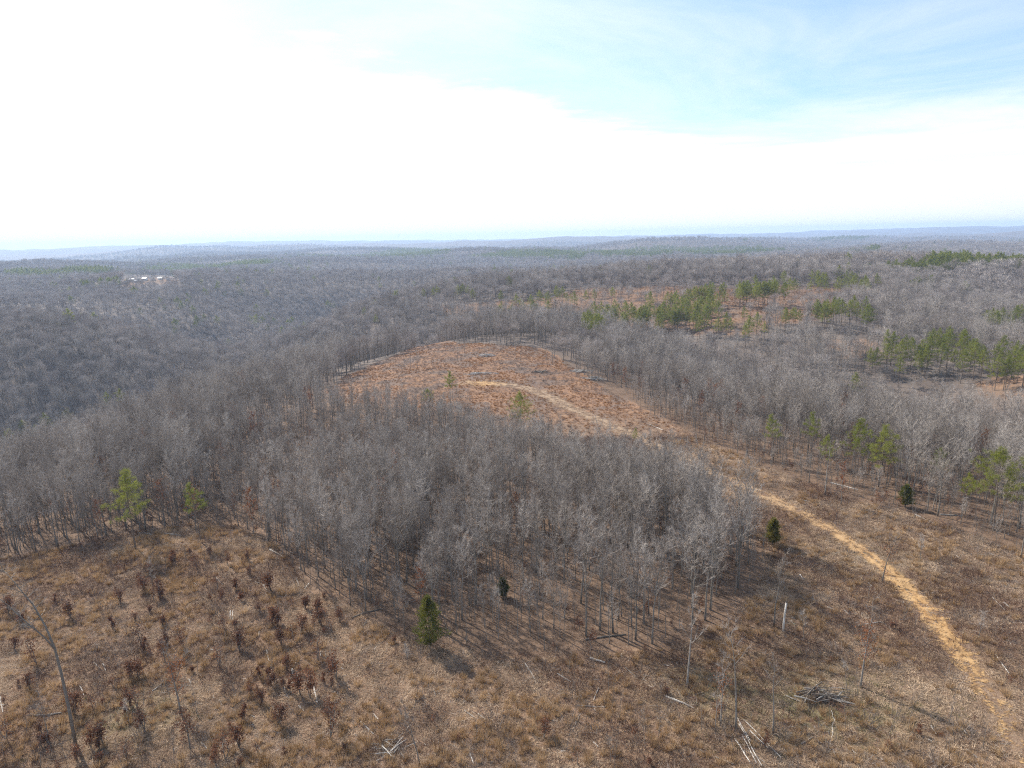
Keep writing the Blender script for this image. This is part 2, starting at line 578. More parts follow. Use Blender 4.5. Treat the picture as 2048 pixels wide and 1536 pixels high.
def hardwood(seed, H, clear=0.42, spread=0.22, nprim=15, nsec=6, ntw=9, tw=0.03, r0=None, lean=(0, 0), fork=False, tlen=1.0):
    g = np.random.default_rng(seed)
    T, K = MB(), MB()
    r0 = r0 or 0.0105 * H
    n = 10
    s = np.linspace(0, 1, n)
    wob = np.cumsum(g.normal(size=(n, 2)) * 0.012 * H, axis=0) * s[:, None] * 0.8
    P = np.stack([wob[:, 0] + lean[0] * H * s ** 1.3, wob[:, 1] + lean[1] * H * s ** 1.3, s * H - 0.25 * (s < 0.01)], -1)
    rad = r0 * (1 - 0.93 * s ** 1.05)
    rad[0] *= 1.35
    T.tube(P, rad, 6)
    stems = [(P, rad, 1.0)]
    if fork:
        k = 4
        m = 7
        q = np.linspace(0, 1, m)
        az = g.uniform(0, 6.28)
        Q = P[k] + np.stack([np.cos(az) * 0.2 * H * q ** 0.8, np.sin(az) * 0.2 * H * q ** 0.8, 0.5 * H * q], -1)
        rr = rad[k] * 0.8 * (1 - 0.92 * q)
        T.tube(Q, rr, 5)
        stems.append((Q, rr, 0.6))
    for Ps, rs, sh in stems:
        np_ = int(nprim * sh)
        for i in range(np_):
            f = clear + (0.98 - clear) * (i + g.uniform(0, 1)) / np_ if sh == 1 else g.uniform(0.25, 0.98)
            b = np.array([np.interp(f, np.linspace(0, 1, len(Ps)), Ps[:, k]) for k in range(3)])
            rb = np.interp(f, np.linspace(0, 1, len(Ps)), rs)
            az = i * 2.4 + g.uniform(-0.6, 0.6)
            el = R_(g.uniform(28, 58) + 14 * (f - clear))
            L = H * spread * (1.25 - 0.75 * max(0.0, (f - clear) / (1 - clear)) ** 1.2) * g.uniform(0.65, 1.2)
            q = np.linspace(0, 1, 5)
            d = np.array([math.cos(az) * math.cos(el), math.sin(az) * math.cos(el), math.sin(el)])
            Q = b + np.outer(q * L, d) + np.outer(q ** 2 * L * 0.28, [0, 0, 1]) + g.normal(size=(5, 3)) * 0.03 * L * q[:, None]
            T.tube(Q, np.maximum(min(rb * 0.62, 0.05 + 0.012 * L) * (1 - 0.85 * q), 0.012), 4, cap=False)
            for j in range(nsec):
                e = g.uniform(0.2, 1.0)
                c = np.array([np.interp(e, q, Q[:, k]) for k in range(3)])
                dd = unit(d + g.normal(size=3) * 0.65 + np.array([0, 0, 0.45]))
                L2 = L * g.uniform(0.25, 0.5) * tlen
                q2 = np.linspace(0, 1, 3)
                Q2 = c + np.outer(q2 * L2, dd) + np.outer(q2 ** 2 * L2 * 0.2, [0, 0, 1])
                K.tube(Q2, (0.020 * (1 - 0.6 * q2)) * (0.7 + H / 40), 3, cap=False)
                tt = g.uniform(0.1, 1, ntw)
                B = c + (tt * L2)[:, None] * dd + (tt ** 2 * L2 * 0.2)[:, None] * np.array([0, 0, 1])
                D = dd + g.normal(size=(ntw, 3)) * 0.75 + np.array([0, 0, 0.3])
                K.blades(B, D, g.uniform(0.4, 1.2, ntw) * tlen, tw, g)
    return T, K


def far_hardwood(seed, H=19.0, n=230, w=0.13, spread=4.6):
    g = np.random.default_rng(seed)
    T, K = MB(), MB()
    T.tube([(0, 0, -1), (g.normal() * 0.2, g.normal() * 0.2, H * 0.5), (g.normal() * 0.3, g.normal() * 0.3, H * 0.88)], [0.22, 0.15, 0.05], 4, cap=False)
    lobes = [(0.0, 0.0, 0.66, 1.0), (0.0, 0.0, 0.42, 0.6)] + [(math.cos(a) * 0.5, math.sin(a) * 0.5, g.uniform(0.55, 0.74), g.uniform(0.5, 0.75)) for a in np.arange(4) * 1.57 + g.uniform(0, 1.5)]
    for lx, ly, lz, ls in lobes:
        m = int(n * ls / 3.9)
        v = g.normal(size=(m, 3))
        v /= np.linalg.norm(v, axis=1, keepdims=True)
        v[:, 2] = np.where(v[:, 2] < -0.35, -v[:, 2], v[:, 2])
        rr = g.uniform(0.35, 1.0, m) ** 0.6
        B = np.array([lx * spread, ly * spread, lz * H]) + v * rr[:, None] * np.array([spread * ls * 0.72, spread * ls * 0.72, H * 0.2 * ls]) - np.array([0, 0, 0.7])
        T0 = B * 0 + np.array([0, 0, 0.9])
        K.blades(B, v * 0.9 + T0 + g.normal(size=(m, 3)) * 0.4, g.uniform(0.9, 2.2, m), w, g)
    for i in range(7):
        a = i * 0.9 + g.uniform(0, 0.6)
        b = np.array([0, 0, H * g.uniform(0.35, 0.6)])
        e = b + np.array([math.cos(a) * spread * 0.6, math.sin(a) * spread * 0.6, H * 0.22])
        T.tube([b, (b + e) / 2 + [0, 0, 0.3], e], [0.10, 0.07, 0.03], 3, cap=False)
    return T, K


def pine(seed, H, base=0.42, spread=0.17, nl=34, nb=40, lean=0.0, bl=0.42, bw=0.05):
    g = np.random.default_rng(seed)
    T, K = MB(), MB()
    n = 8
    s = np.linspace(0, 1, n)
    wob = np.cumsum(g.normal(size=(n, 2)) * 0.01 * H, axis=0) * s[:, None]
    P = np.stack([wob[:, 0] + lean * H * s, wob[:, 1], s * H - 0.3 * (s < 0.01)], -1)
    T.tube(P, 0.0115 * H * (1 - 0.9 * s), 6)
    for i in range(nl):
        f = base + (1.0 - base) * ((i + g.uniform(0, 1)) / nl) ** 0.9
        b = np.array([np.interp(f, s, P[:, k]) for k in range(3)])
        rel = (f - base) / (1 - base)
        L = H * spread * (0.55 + 0.9 * math.sin(math.pi * min(1, 0.25 + rel * 0.8)) - 0.75 * rel ** 2) * g.uniform(0.6, 1.2)
        L = max(L, 0.04 * H)
        az = i * 2.4 + g.uniform(-0.5, 0.5)
        el = R_(-8 + 48 * rel + g.uniform(-12, 12))
        d = np.array([math.cos(az) * math.cos(el), math.sin(az) * math.cos(el), math.sin(el)])
        q = np.linspace(0, 1, 4)
        Q = b + np.outer(q * L, d) + np.outer(q ** 2 * L * 0.22, [0, 0, 1])
        T.tube(Q, 0.045 * (1 - 0.75 * q), 3, cap=False)
        for j in range(int(2 + L * 1.7)):
            e = g.uniform(0.35, 1.05)
            c = b + e * L * d + np.array([0, 0, e * e * L * 0.22]) + g.normal(size=3) * np.array([0.28, 0.28, 0.16]) * (0.5 + 0.25 * L)
            D = g.normal(size=(nb, 3)) + np.array([0, 0, 0.55]) + 0.5 * d
            K.blades(c + g.normal(size=(nb, 3)) * 0.20, D, g.uniform(0.6, 1.1, nb) * bl, bw, g)
    return T, K


def cedar(seed, H, w, n=3600):
    g = np.random.default_rng(seed)
    T, K = MB(), MB()
    T.tube([(0, 0, -0.2), (0.05, 0.02, H * 0.5), (0, 0, H * 0.95)], [0.13, 0.09, 0.02], 6)
    zz = g.uniform(0, 1, n)
    th = g.uniform(0, 6.28, n)
    lob = 1 + 0.34 * np.sin(th * 2 + zz * 11 + seed) + 0.26 * np.sin(th * 4 - zz * 19 + 1) + 0.2 * np.sin(th * 3 + zz * 33)
    env = w * np.clip((1 - zz) ** 0.6 * (0.35 + 1.3 * np.minimum(zz * 4, 1)) * 0.72, 0.03, 9) * lob
    rr = env * np.sqrt(g.uniform(0.12, 1, n))
    B = np.stack([rr * np.cos(th), rr * np.sin(th), H * (0.10 + 0.88 * zz)], -1)
    D = np.stack([np.cos(th), np.sin(th), np.full(n, 1.0)], -1) + g.normal(size=(n, 3)) * 0.4
    K.blades(B, D, g.uniform(0.25, 0.6, n), 0.13, g)
    return T, K


def sapling(seed, H, nleaf=330, stems=2, size=0.17):
    g = np.random.default_rng(seed)
    T, K = MB(), MB()
    for k in range(stems):
        a = g.uniform(0, 6.28)
        top = np.array([math.cos(a), math.sin(a), 0]) * g.uniform(0.05, 0.22) * H + np.array([0, 0, H * g.uniform(0.75, 1)])
        P = np.array([[0.06 * k, 0, -0.1], 0.5 * top + g.normal(size=3) * 0.05 * H, top])
        T.tube(P, [0.045, 0.032, 0.012], 5, cap=False)
        for i in range(8):
            f = g.uniform(0.3, 0.95)
            b = top * f
            d = unit(g.normal(size=3) * np.array([1, 1, 0.5]) + np.array([0, 0, 0.5]))
            L = H * g.uniform(0.14, 0.30)
            T.tube([b, b + d * L * 0.5, b + d * L], [0.018, 0.013, 0.006], 3, cap=False)
            m = int(nleaf / stems / 8)
            e = g.uniform(0.25, 1.1, m)
            K.leaves(b + (e * L)[:, None] * d + g.normal(size=(m, 3)) * 0.085 * H ** 0.6, size, g)
    return T, K


def grass_tuft(seed, n, h, r, w, splay):
    g = np.random.default_rng(seed)
    K = MB()
    th = g.uniform(0, 6.28, n)
    rr = r * np.sqrt(g.uniform(0, 1, n))
    B = np.stack([rr * np.cos(th), rr * np.sin(th), np.full(n, -0.04)], -1)
    D = np.stack([np.cos(th) * splay * (rr / r), np.sin(th) * splay * (rr / r), np.ones(n)], -1) + g.normal(size=(n, 3)) * 0.16
    K.blades(B, D, h * g.uniform(0.6, 1.1, n), w, g)
    return K


def straw_mat(seed, n=46):
    g = np.random.default_rng(seed)
    K = MB()
    B = np.stack([g.normal(size=n) * 0.45, g.normal(size=n) * 0.45, g.uniform(0.0, 0.08, n)], -1)
    a = g.normal() + g.normal(size=n) * 0.9
    D = np.stack([np.cos(a), np.sin(a), g.uniform(0.05, 0.6, n)], -1)
    K.blades(B, D, g.uniform(0.35, 0.8, n), 0.05, g, 0.12)
    return K


def brush_clump(seed, n=60, h=1.0, w=0.022, r=0.5):
    g = np.random.default_rng(seed)
    K = MB()
    B = np.stack([g.normal(size=n) * r * 0.5, g.normal(size=n) * r * 0.5, g.uniform(-0.05, 0.45, n) * h], -1)
    D = np.stack([B[:, 0] * 1.3, B[:, 1] * 1.3, np.full(n, 0.9)], -1) + g.normal(size=(n, 3)) * 0.45
    K.blades(B, D, h * g.uniform(0.3, 0.85, n), w, g)
    return K


# ------------------------------------------------------------------ scattering (uncountable masses only)


def scatter(name, P, rot, scl, shapes, idx, label, cat=None):
    """One object whose geometry nodes stand a shape from the list on each of its points."""
    col = bpy.data.collections.new(name + '_shapes')
    for i, me in enumerate(shapes):
        col.objects.link(bpy.data.objects.new('%s_shape.%03d' % (name, i), me))
    me = bpy.data.meshes.new(name)
    n = len(P)
    me.vertices.add(n)
    me.vertices.foreach_set('co', np.asarray(P, np.float32).ravel())
    for an, ty, arr, key in (('rot', 'FLOAT_VECTOR', rot, 'vector'), ('scl', 'FLOAT_VECTOR', scl, 'vector')):
        a = me.attributes.new(an, ty, 'POINT')
        a.data.foreach_set(key, np.asarray(arr, np.float32).ravel())
    a = me.attributes.new('idx', 'INT', 'POINT')
    a.data.foreach_set('value', np.asarray(idx, np.int32))
    o = link(name, me)
    ng = bpy.data.node_groups.new(name + '_nodes', 'GeometryNodeTree')
    ng.interface.new_socket('Geometry', in_out='INPUT', socket_type='NodeSocketGeometry')
    ng.interface.new_socket('Geometry', in_out='OUTPUT', socket_type='NodeSocketGeometry')
    gi, go = ng.nodes.new('NodeGroupInput'), ng.nodes.new('NodeGroupOutput')
    ci = ng.nodes.new('GeometryNodeCollectionInfo')
    ci.inputs['Collection'].default_value = col
    ci.inputs['Separate Children'].default_value = True
    ci.inputs['Reset Children'].default_value = True
    ip = ng.nodes.new('GeometryNodeInstanceOnPoints')
    ip.inputs['Pick Instance'].default_value = True

    def attr(nm, ty):
        x = ng.nodes.new('GeometryNodeInputNamedAttribute')
        x.data_type = ty
        x.inputs['Name'].default_value = nm
        return x.outputs['Attribute']
    er = ng.nodes.new('FunctionNodeEulerToRotation')
    ng.links.new(attr('rot', 'FLOAT_VECTOR'), er.inputs[0])
    ng.links.new(gi.outputs[0], ip.inputs['Points'])
    ng.links.new(ci.outputs[0], ip.inputs['Instance'])
    ng.links.new(attr('idx', 'INT'), ip.inputs['Instance Index'])
    ng.links.new(er.outputs[0], ip.inputs['Rotation'])
    ng.links.new(attr('scl', 'FLOAT_VECTOR'), ip.inputs['Scale'])
    ng.links.new(ip.outputs[0], go.inputs[0])
    md = o.modifiers.new('scatter', 'NODES')
    md.node_group = ng
    tag(o, label, cat, None, 'stuff')
    return o


def rotscale(n, s0, s1, tilt=0.05, flat=None):
    rot = np.stack([rng.normal(size=n) * tilt, rng.normal(size=n) * tilt, rng.uniform(0, 6.28, n)], -1)
    s = rng.uniform(s0, s1, n)
    scl = np.stack([s * rng.uniform(0.88, 1.12, n), s * rng.uniform(0.88, 1.12, n), s], -1)
    return rot, scl


def jitter_grid(x0, x1, y0, y1, step, jit=0.48):
    xs = np.arange(x0, x1, step)
    ys = np.arange(y0, y1, step)
    X, Y = np.meshgrid(xs, ys)
    X = X + rng.uniform(-jit, jit, X.shape) * step
    Y = Y + rng.uniform(-jit, jit, Y.shape) * step
    return X.ravel(), Y.ravel()


def in_view(x, y, z, mu=130, top=420):
    u, v, d = project(x, y, z)
    return (d > 1) & (u > -mu) & (u < 2048 + mu) & (v < 1536 + 160) & (v > top)


# ================================================================== the setting: ground
def build_ground():
    th = np.concatenate([np.linspace(-58, 58, 520), np.linspace(58, 302, 70)[1:-1]])
    th = np.radians(th)
    rr = np.concatenate([[0.0], np.geomspace(12, 16000, 600)])
    nt, nr = len(th), len(rr)
    X = rr[:, None] * np.sin(th)[None, :]
    Y = rr[:, None] * np.cos(th)[None, :]
    Z = terrain(X.ravel(), Y.ravel())
    V = np.stack([X.ravel(), Y.ravel(), Z], -1)
    i, j = np.meshgrid(np.arange(nr - 1), np.arange(nt), indexing='ij')
    a = (i * nt + j).ravel()
    b = (i * nt + (j + 1) % nt).ravel()
    F = np.stack([a, b, b + nt, a + nt], 1)
    me = bpy.data.meshes.new('ground')
    me.vertices.add(len(V))
    me.vertices.foreach_set('co', V.astype(np.float32).ravel())
    me.loops.add(F.size)
    me.polygons.add(len(F))
    # counter-clockwise seen from above
    me.loops.foreach_set('vertex_index', F[:, ::-1].astype(np.int32).ravel())
    me.polygons.foreach_set('loop_start', np.arange(0, F.size, 4, dtype=np.int32))
    me.polygons.foreach_set('use_smooth', np.ones(len(F), bool))
    me.update(calc_edges=True)
    me.validate()
    x, y = V[:, 0], V[:, 1]
    jx, jy = x + 5 * fbm(x / 14, y / 14, 3, 71), y + 5 * fbm(x / 14, y / 14, 3, 72)
    op = inside(jx, jy, OPEN)
    rd = inside(jx, jy, RIDGE)
    pt = np.zeros(len(x), bool)
    for q in PATCHES:
        pt |= inside(jx, jy, q)
    wood = 1.0 - (op | rd | pt)
    orange = (rd * 0.6) + op * 0.15 * (1 - sstep(x, -45, -5)) * (1 - sstep(y, 120, 190)) + op * sstep(y, 195, 255) + pt * 0.4
    green = op * np.clip(np.exp(-((x - 40) ** 2 / 160 + (y - 78) ** 2 / 60)) + 0.7 * np.exp(-((x + 50) ** 2 / 60 + (y - 79) ** 2 / 50))
                         + 0.5 * np.exp(-((x - 66) ** 2 / 200 + (y - 118) ** 2 / 120)) + 0.55 * np.exp(-((x - 24) ** 2 / 40 + (y - 82) ** 2 / 40)), 0, 1)
    col = np.stack([wood, np.clip(orange, 0, 1), green, np.ones_like(wood)], -1)
    ca = me.color_attributes.new('zone', 'FLOAT_COLOR', 'POINT')
    ca.data.foreach_set('color', col.astype(np.float32).ravel())
    sa = me.attributes.new('scrub', 'FLOAT', 'POINT')
    sa.data.foreach_set('value', sstep(np.hypot(x, y), 250, 420).astype(np.float32))
    me.materials.append(ground_material())
    o = link('ground', me)
    tag(o, 'rolling brown ground of ridges and valleys out to the horizon', None, None, 'structure')
    return o


build_ground()


def build_track():
    n = len(TRK)
    T = np.gradient(TRK, axis=0)
    T /= np.linalg.norm(T, axis=1, keepdims=True)
    N = np.stack([-T[:, 1], T[:, 0]], -1)
    s = np.arange(n) * 0.9
    half = 2.35 + 0.8 * vnoise(s / 22, s * 0, 4) + np.interp(s, [0, 60, 130, 230, 300, 340], [0, 0.3, 1.3, 2.2, 5.0, 3.4])
    m = 13
    q = np.linspace(-1.5, 1.5, m)
    X = TRK[:, 0:1] + N[:, 0:1] * q[None, :] * half[:, None]
    Y = TRK[:, 1:2] + N[:, 1:2] * q[None, :] * half[:, None]
    rut = -0.05 * (np.exp(-((np.abs(q) - 0.45) / 0.16) ** 2))
    Z = terrain(X.ravel(), Y.ravel()).reshape(X.shape) + 0.075 + rut[None, :] - 0.04 * (np.abs(q) > 1.3)[None, :]
    V = np.stack([X.ravel(), Y.ravel(), Z.ravel()], -1)
    F = []
    for i in range(n - 1):
        for j in range(m - 1):
            F.append((i * m + j, i * m + j + 1, (i + 1) * m + j + 1, (i + 1) * m + j))
    F = [f[::-1] for f in F]
    me = mesh_np('dirt_track', V, F, [track_material()], smooth=True)
    cov = np.clip(1.25 - np.abs(q)[None, :] * 0.85 + np.zeros((n, 1)), 0, 1.2)
    cov = cov * 0.85 - 0.38 * (np.abs(q) < 0.25)[None, :] - 0.08
    cov = cov - 0.35 * np.interp(s, [0, 10, 22], [1, 0.8, 0])[:, None] - 0.05 * np.interp(s, [70, 95, 150, 200], [0, 1, 1, 0.4])[:, None]
    clay = np.interp(s, [0, 45, 70, 110, 150], [1, 1, 0.6, 0.3, 0.05])[:, None] + 0 * cov
    clay = np.maximum(clay, 0.9 * np.exp(-((s[:, None] - s[-1] + 12) / 9) ** 2))
    col = np.stack([cov, clay, 0 * cov, 0 * cov + 1], -1).reshape(-1, 4)
    ca = me.color_attributes.new('wear', 'FLOAT_COLOR', 'POINT')
    ca.data.foreach_set('color', col.astype(np.float32).ravel())
    tag(link('dirt_track', me), 'orange tan dirt track running along the ridge to the far clearing', None, None, 'structure')


build_track()

# ================================================================== pines
PINES_T = [pine(s, 18.0, b, w, nl) for s, b, w, nl in ((1, 0.43, 0.175, 42), (2, 0.50, 0.155, 36), (3, 0.38, 0.195, 46), (4, 0.55, 0.135, 30), (5, 0.45, 0.24, 48))]
PINE_TR = [t.mesh('pine_trunk', M['pinebark']) for t, k in PINES_T]
PINE_CR = [k.mesh('pine_crown', M['needle']) for t, k in PINES_T]
PINE_ALL = [joined('pine_shape', [(t, M['pinebark']), (k, M['needle'])]) for t, k in PINES_T]
pine_xy = []


def put_pine(x, y, h, label, group=None, k=None):
    k = int(rng.integers(0, 4)) if k is None else k
    s = h / 18.0
    e = empty('pine_tree', (x, y, gz(x, y) - 0.1), rng.uniform(0, 6.28), s, rng.normal() * 0.02, rng.normal() * 0.02)
    tag(e, label, 'pine tree', group)
    link('trunk', PINE_TR[k], e)
    link('crown', PINE_CR[k], e)
    pine_xy.append((x, y))
    return e


def pine_top(u, v, h, label, group=None, k=None):
    p = at(u, v, h)
    return put_pine(p[0], p[1], h, label, group, k)


pine_top(248, 942, 17, 'tall yellow-green pine at the back edge of the left clearing', k=0)
pine_top(387, 968, 13, 'slim young pine rising beside a rust-leaved tree behind the left clearing', k=3)
pine_top(1041, 784, 14, 'bright green pine standing alone beside the track below the hilltop clearing', k=2)
pine_top(898, 744, 13, 'thin pale green pine at the near rim of the hilltop clearing', k=3)
pine_top(855, 778, 8, 'small bushy pine in the wood below the hilltop clearing', k=4)
pine_top(1718, 838, 15, 'left one of two neighbouring pines in the grey wood right of the track', k=0)
pine_top(1768, 853, 15, 'right one of two neighbouring pines in the grey wood right of the track', k=2)
pine_top(2008, 900, 17, 'broad bright pine at the right edge of the photo beyond the track', k=4)
pine_top(1552, 832, 13, 'slim yellowish pine in the grey wood near the track bend', k=3)
pine_top(1628, 828, 13.5, 'small-crowned pine between the yellowish slim pine and the pair of pines', k=3)
pine_top(1884, 898, 10.5, 'half-hidden small pine left of the broad bright pine', k=1)
pine_top(1660, 872, 11, 'low yellowish pine peeping from the crowns left of the pine pair', k=1)
pine_top(1714, 746, 16, 'single pine in the dark hollow right of the ridge', k=0)
pine_top(1940, 948, 9, 'small faint pine below the broad bright pine', k=1)
pine_top(1270, 858, 6, 'little pine on the right verge of the track', k=3)
for i, (u, v, h) in enumerate([(212, 786, 17), (238, 778, 17), (133, 818, 16), (86, 828, 19), (46, 842, 18), (16, 858, 17), (68, 852, 16), (108, 846, 17), (6, 884, 15), (245, 830, 11)]):
    pine_top(u, v, h, ('dark green pine on the slope above the left valley' if i < 3 else 'green pine in the cluster at the left edge above the valley'),
             'pines above the left valley' if i < 3 else 'pine cluster at the left edge')
for (u, v, h) in [(750, 630, 15), (727, 615, 14), (760, 566, 17), (848, 578, 15), (866, 575, 16), (876, 572, 15), (915, 570, 16), (926, 568, 16), (935, 572, 15), (945, 578, 14), (1018, 552, 16)]:
    pine_top(u, v, h, 'dark distant pine scattered in grey forest behind the hilltop clearing', 'scattered pines behind the hilltop clearing')


def pine_patch(poly, n, h0, h1, label, group):
    zoff = 0.5 * (h0 + h1)
    W = np.array([at(u, v, zoff)[:2] for u, v in poly])
    lo, hi = W.min(0), W.max(0)
    c = 0
    pts = []
    for _ in range(n * 60):
        p = rng.uniform(lo, hi)
        if inside(p[0:1], p[1:2], W)[0] and all((p[0] - q[0]) ** 2 + (p[1] - q[1]) ** 2 > 7 for q in pts):
            pts.append(p)
            put_pine(p[0], p[1], rng.uniform(h0, h1), label, group)
            c += 1
            if c >= n:
                break


def pine_row(line, n, h0, h1, label, group, depth=9.0):
    L = np.array(line, float)
    t = (np.arange(n) + rng.uniform(-0.4, 0.4, n)) / n * (len(L) - 1)
    for q in np.clip(t, 0, len(L) - 1.001):
        i = int(q)
        u, v = L[i] + (q - i) * (L[i + 1] - L[i])
        p = at(u, v, 0.5 * (h0 + h1))
        put_pine(p[0] + rng.normal() * 1.5, p[1] + rng.normal() * depth, rng.uniform(h0, h1), label, group)


g1 = 'pine standing in the dense dark row across the far ridge'
pine_row([(1168, 626), (1240, 628), (1340, 620), (1440, 603)], 56, 16, 20, g1 + ', front rank', 'dense pine row on the far ridge')
pine_row([(1190, 606), (1300, 610), (1380, 598), (1446, 578)], 46, 16, 20, g1 + ', back rank', 'dense pine row on the far ridge')
pine_row([(1486, 572), (1520, 566), (1568, 563)], 24, 17, 20, 'pine in the tall block on the brown hilltop opening', 'tall pine block on the far opening')
pine_row([(1385, 632), (1450, 625), (1540, 630)], 16, 14, 18, 'pine in the clump at the foot of the far brown slope', 'pine clump at the foot of the far slope')
pine_patch([(1530, 622), (1600, 612), (1600, 622), (1530, 632)], 6, 11, 15, 'low pine dotted along the far brown slope', 'low pines on the far slope')
pine_row([(1645, 612), (1690, 604), (1735, 596)], 16, 16, 19, 'pine in the rounded clump right of the far brown slope', 'rounded pine clump right of the far slope')
pine_row([(985, 618), (1040, 606), (1105, 588)], 18, 13, 18, 'pine in the loose row left of the dense dark row', 'loose pine row on the far ridge', 14)
pine_patch([(1060, 578), (1230, 570), (1250, 580), (1060, 592)], 8, 13, 18, 'thin lone pine along the upper brown strip', 'thin pines by the upper brown strip')
pine_row([(1330, 584), (1400, 576), (1450, 570)], 18, 14, 18, 'pine in the hazy row above the dense dark row', 'upper pine row on the far ridge')
pine_patch([(1740, 690), (1780, 665), (1850, 668), (1905, 645), (1940, 665), (2060, 690), (2060, 715), (1900, 705), (1820, 712), (1745, 725)], 48, 14, 19, 'sunlit pine in the ragged grove at the right', 'ragged pine grove at the right')
pine_patch([(1968, 620), (2060, 610), (2060, 628), (1970, 632)], 9, 17, 20, 'pine in the small group above the ragged grove', 'small pine group above the ragged grove')
pine_patch([(1500, 548), (1680, 540), (1760, 548), (1760, 562), (1510, 566)], 26, 15, 19, 'hazy pine in the broken line behind the brown openings', 'broken pine line behind the openings')
NP_IND = len(pine_xy)

# ================================================================== cedars


def put_cedar(u, v, H, w, label, seed, zoff=0.0, top=False, mat='cedar'):
    p = at(u, v, H if top else zoff)
    T, K = cedar(seed, H, w)
    e = empty('cedar_tree', (p[0], p[1], p[2]))
    tag(e, label, 'cedar tree')
    link('trunk', T.mesh('cedar_trunk', M['pinebark']), e)
    link('crown', K.mesh('cedar_crown', M[mat]), e)
    pine_xy.append((p[0], p[1]))


put_cedar(860, 1298, 8.8, 1.9, 'dark green column-shaped cedar at the front edge of the wood', 301)
put_cedar(1545, 1090, 5.6, 1.3, 'yellow-green cedar on the open slope left of the track', 302, mat='cedarlight')
put_cedar(1810, 1014, 5.2, 1.5, 'dark cedar at the edge of the wood right of the track', 303)
put_cedar(1006, 1196, 3.6, 0.8, 'small green cedar half hidden among the bare trunks', 304)

# ================================================================== bare hardwoods
NEAR = []
for s in range(10):
    H = [15, 16, 14, 17, 13, 16, 15, 12, 14, 16][s]
    NEAR.append((H, hardwood(100 + s, H, clear=[.38, .44, .33, .42, .3, .5, .36, .3, .42, .36][s], spread=[.17, .14, .22, .16, .19, .13, .24, .18, .15, .22][s],
                             nprim=17, nsec=7, ntw=11, tw=0.0175, r0=0.0088 * H, fork=(s in (2, 6, 9)))))
NEAR_TR = [t.mesh('hardwood_trunk', M['bark'], True) for H, (t, k) in NEAR]
NEAR_CR = [k.mesh('hardwood_crown', M['twig']) for H, (t, k) in NEAR]
NEAR_ALL = [joined('hardwood_shape', [(t, M['bark']), (k, M['twig'])]) for H, (t, k) in NEAR]
RUST = []
for s in range(3):
    t, k = hardwood(140 + s, 11, clear=0.3, spread=.17, nprim=12, nsec=4, ntw=4, tw=0.03)
    g = np.random.default_rng(s)
    lf = MB()
    V, F = k.arr()
    lf.leaves(V[g.integers(0, len(V), 620)] + g.normal(size=(620, 3)) * 0.12, 0.26, g)
    RUST.append((t, k, lf))
RUST_ALL = [joined('rust_shape', [(t, M['bark']), (k, M['twig']), (l, M['rustleaf'])]) for t, k, l in RUST]
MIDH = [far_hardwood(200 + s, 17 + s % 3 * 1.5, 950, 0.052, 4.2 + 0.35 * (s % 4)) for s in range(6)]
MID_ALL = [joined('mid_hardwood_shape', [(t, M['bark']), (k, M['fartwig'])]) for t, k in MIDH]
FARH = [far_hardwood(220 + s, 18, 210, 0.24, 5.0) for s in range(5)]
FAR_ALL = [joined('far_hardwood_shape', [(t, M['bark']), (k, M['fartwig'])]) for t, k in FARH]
FARP = [pine(240 + s, 18.0, 0.3, 0.2, 22, 7, bl=1.3, bw=0.34) for s in range(3)]
FARP_ALL = [joined('far_pine_shape', [(t, M['pinebark']), (k, M['needle'])]) for t, k in FARP]

opd = np.array(OPEN)
clo = closed(OPEN)


PXY = np.array(pine_xy)


def near_pine(x, y, r):
    m = np.zeros(np.shape(x), bool)
    for q in PXY:
        m |= (x - q[0]) ** 2 + (y - q[1]) ** 2 < r * r
    return m


def before_pine(x, y, rmax=45.0):
    """Ground just before the pine groves is felled or scrub."""
    m = np.zeros(np.shape(x), bool)
    for q in PXY:
        rq = math.hypot(*q)
        back = rmax if rq > 290 else 13.0
        al = (x * q[0] + y * q[1]) / rq
        cr = np.abs(x * q[1] - y * q[0]) / rq
        m |= (cr < 3.6) & (al < rq + 3) & (al > rq - back)
    return m


def mask_open(x, y):
    amp = 3.0 + 11 * sstep(np.hypot(x, y), 190, 330)
    jx, jy = x + amp * fbm(x / 13, y / 13, 3, 81), y + amp * fbm(x / 13, y / 13, 3, 82)
    m = inside(jx, jy, OPEN) | inside(jx, jy, RIDGE)
    for q in PATCHES:
        m |= inside(jx, jy, q)
    return m


# --- the nearer wood: real tree shapes
X, Y = jitter_grid(-230, 260, 60, 420, 2.7)
keep = ~mask_open(X, Y)
Z = terrain(X, Y)
keep &= in_view(X, Y, Z + 8, 160)
keep &= (np.hypot(X, Y) < 330)
dens = 0.80 + 0.5 * fbm(X / 22, Y / 22, 2, 91)
inner = (X > -45) & (X < 60) & (Y < 215)
ed0 = polydist(X, Y, closed(OPEN))
thin = np.where(inner & (X > -20), 0.72 + 0.28 * sstep(ed0, 0, 12), 1.0)
keep &= rng.uniform(0, 1, len(X)) < thin * dens * np.where(inner, np.interp(Y, [105, 135], [0.70, 1.0]), 0.85) * np.where(np.hypot(X, Y) > 200, 0.75, 1)
X, Y, Z = X[keep], Y[keep], Z[keep]
pxy = np.array(pine_xy)
ok = np.ones(len(X), bool)
for q in pxy:
    ok &= (X - q[0]) ** 2 + (Y - q[1]) ** 2 > 9
X, Y, Z = X[ok], Y[ok], Z[ok]
U, Vv, Dd = project(X, Y, Z)
edge_d = polydist(X, Y, clo)
order = np.argsort(Dd + 0.6 * np.minimum(edge_d, 60) + 400 * ((U < 5) | (U > 2043) | (Vv > 1536)))
N_IND = 285
ind = order[:N_IND]
rest = order[N_IND:]
TALL = lambda x, y: 1.0 + 0.32 * (vnoise(x / 30, y / 30, 15) + 0.5)
mid_ = (X > -75) & (X < 85)
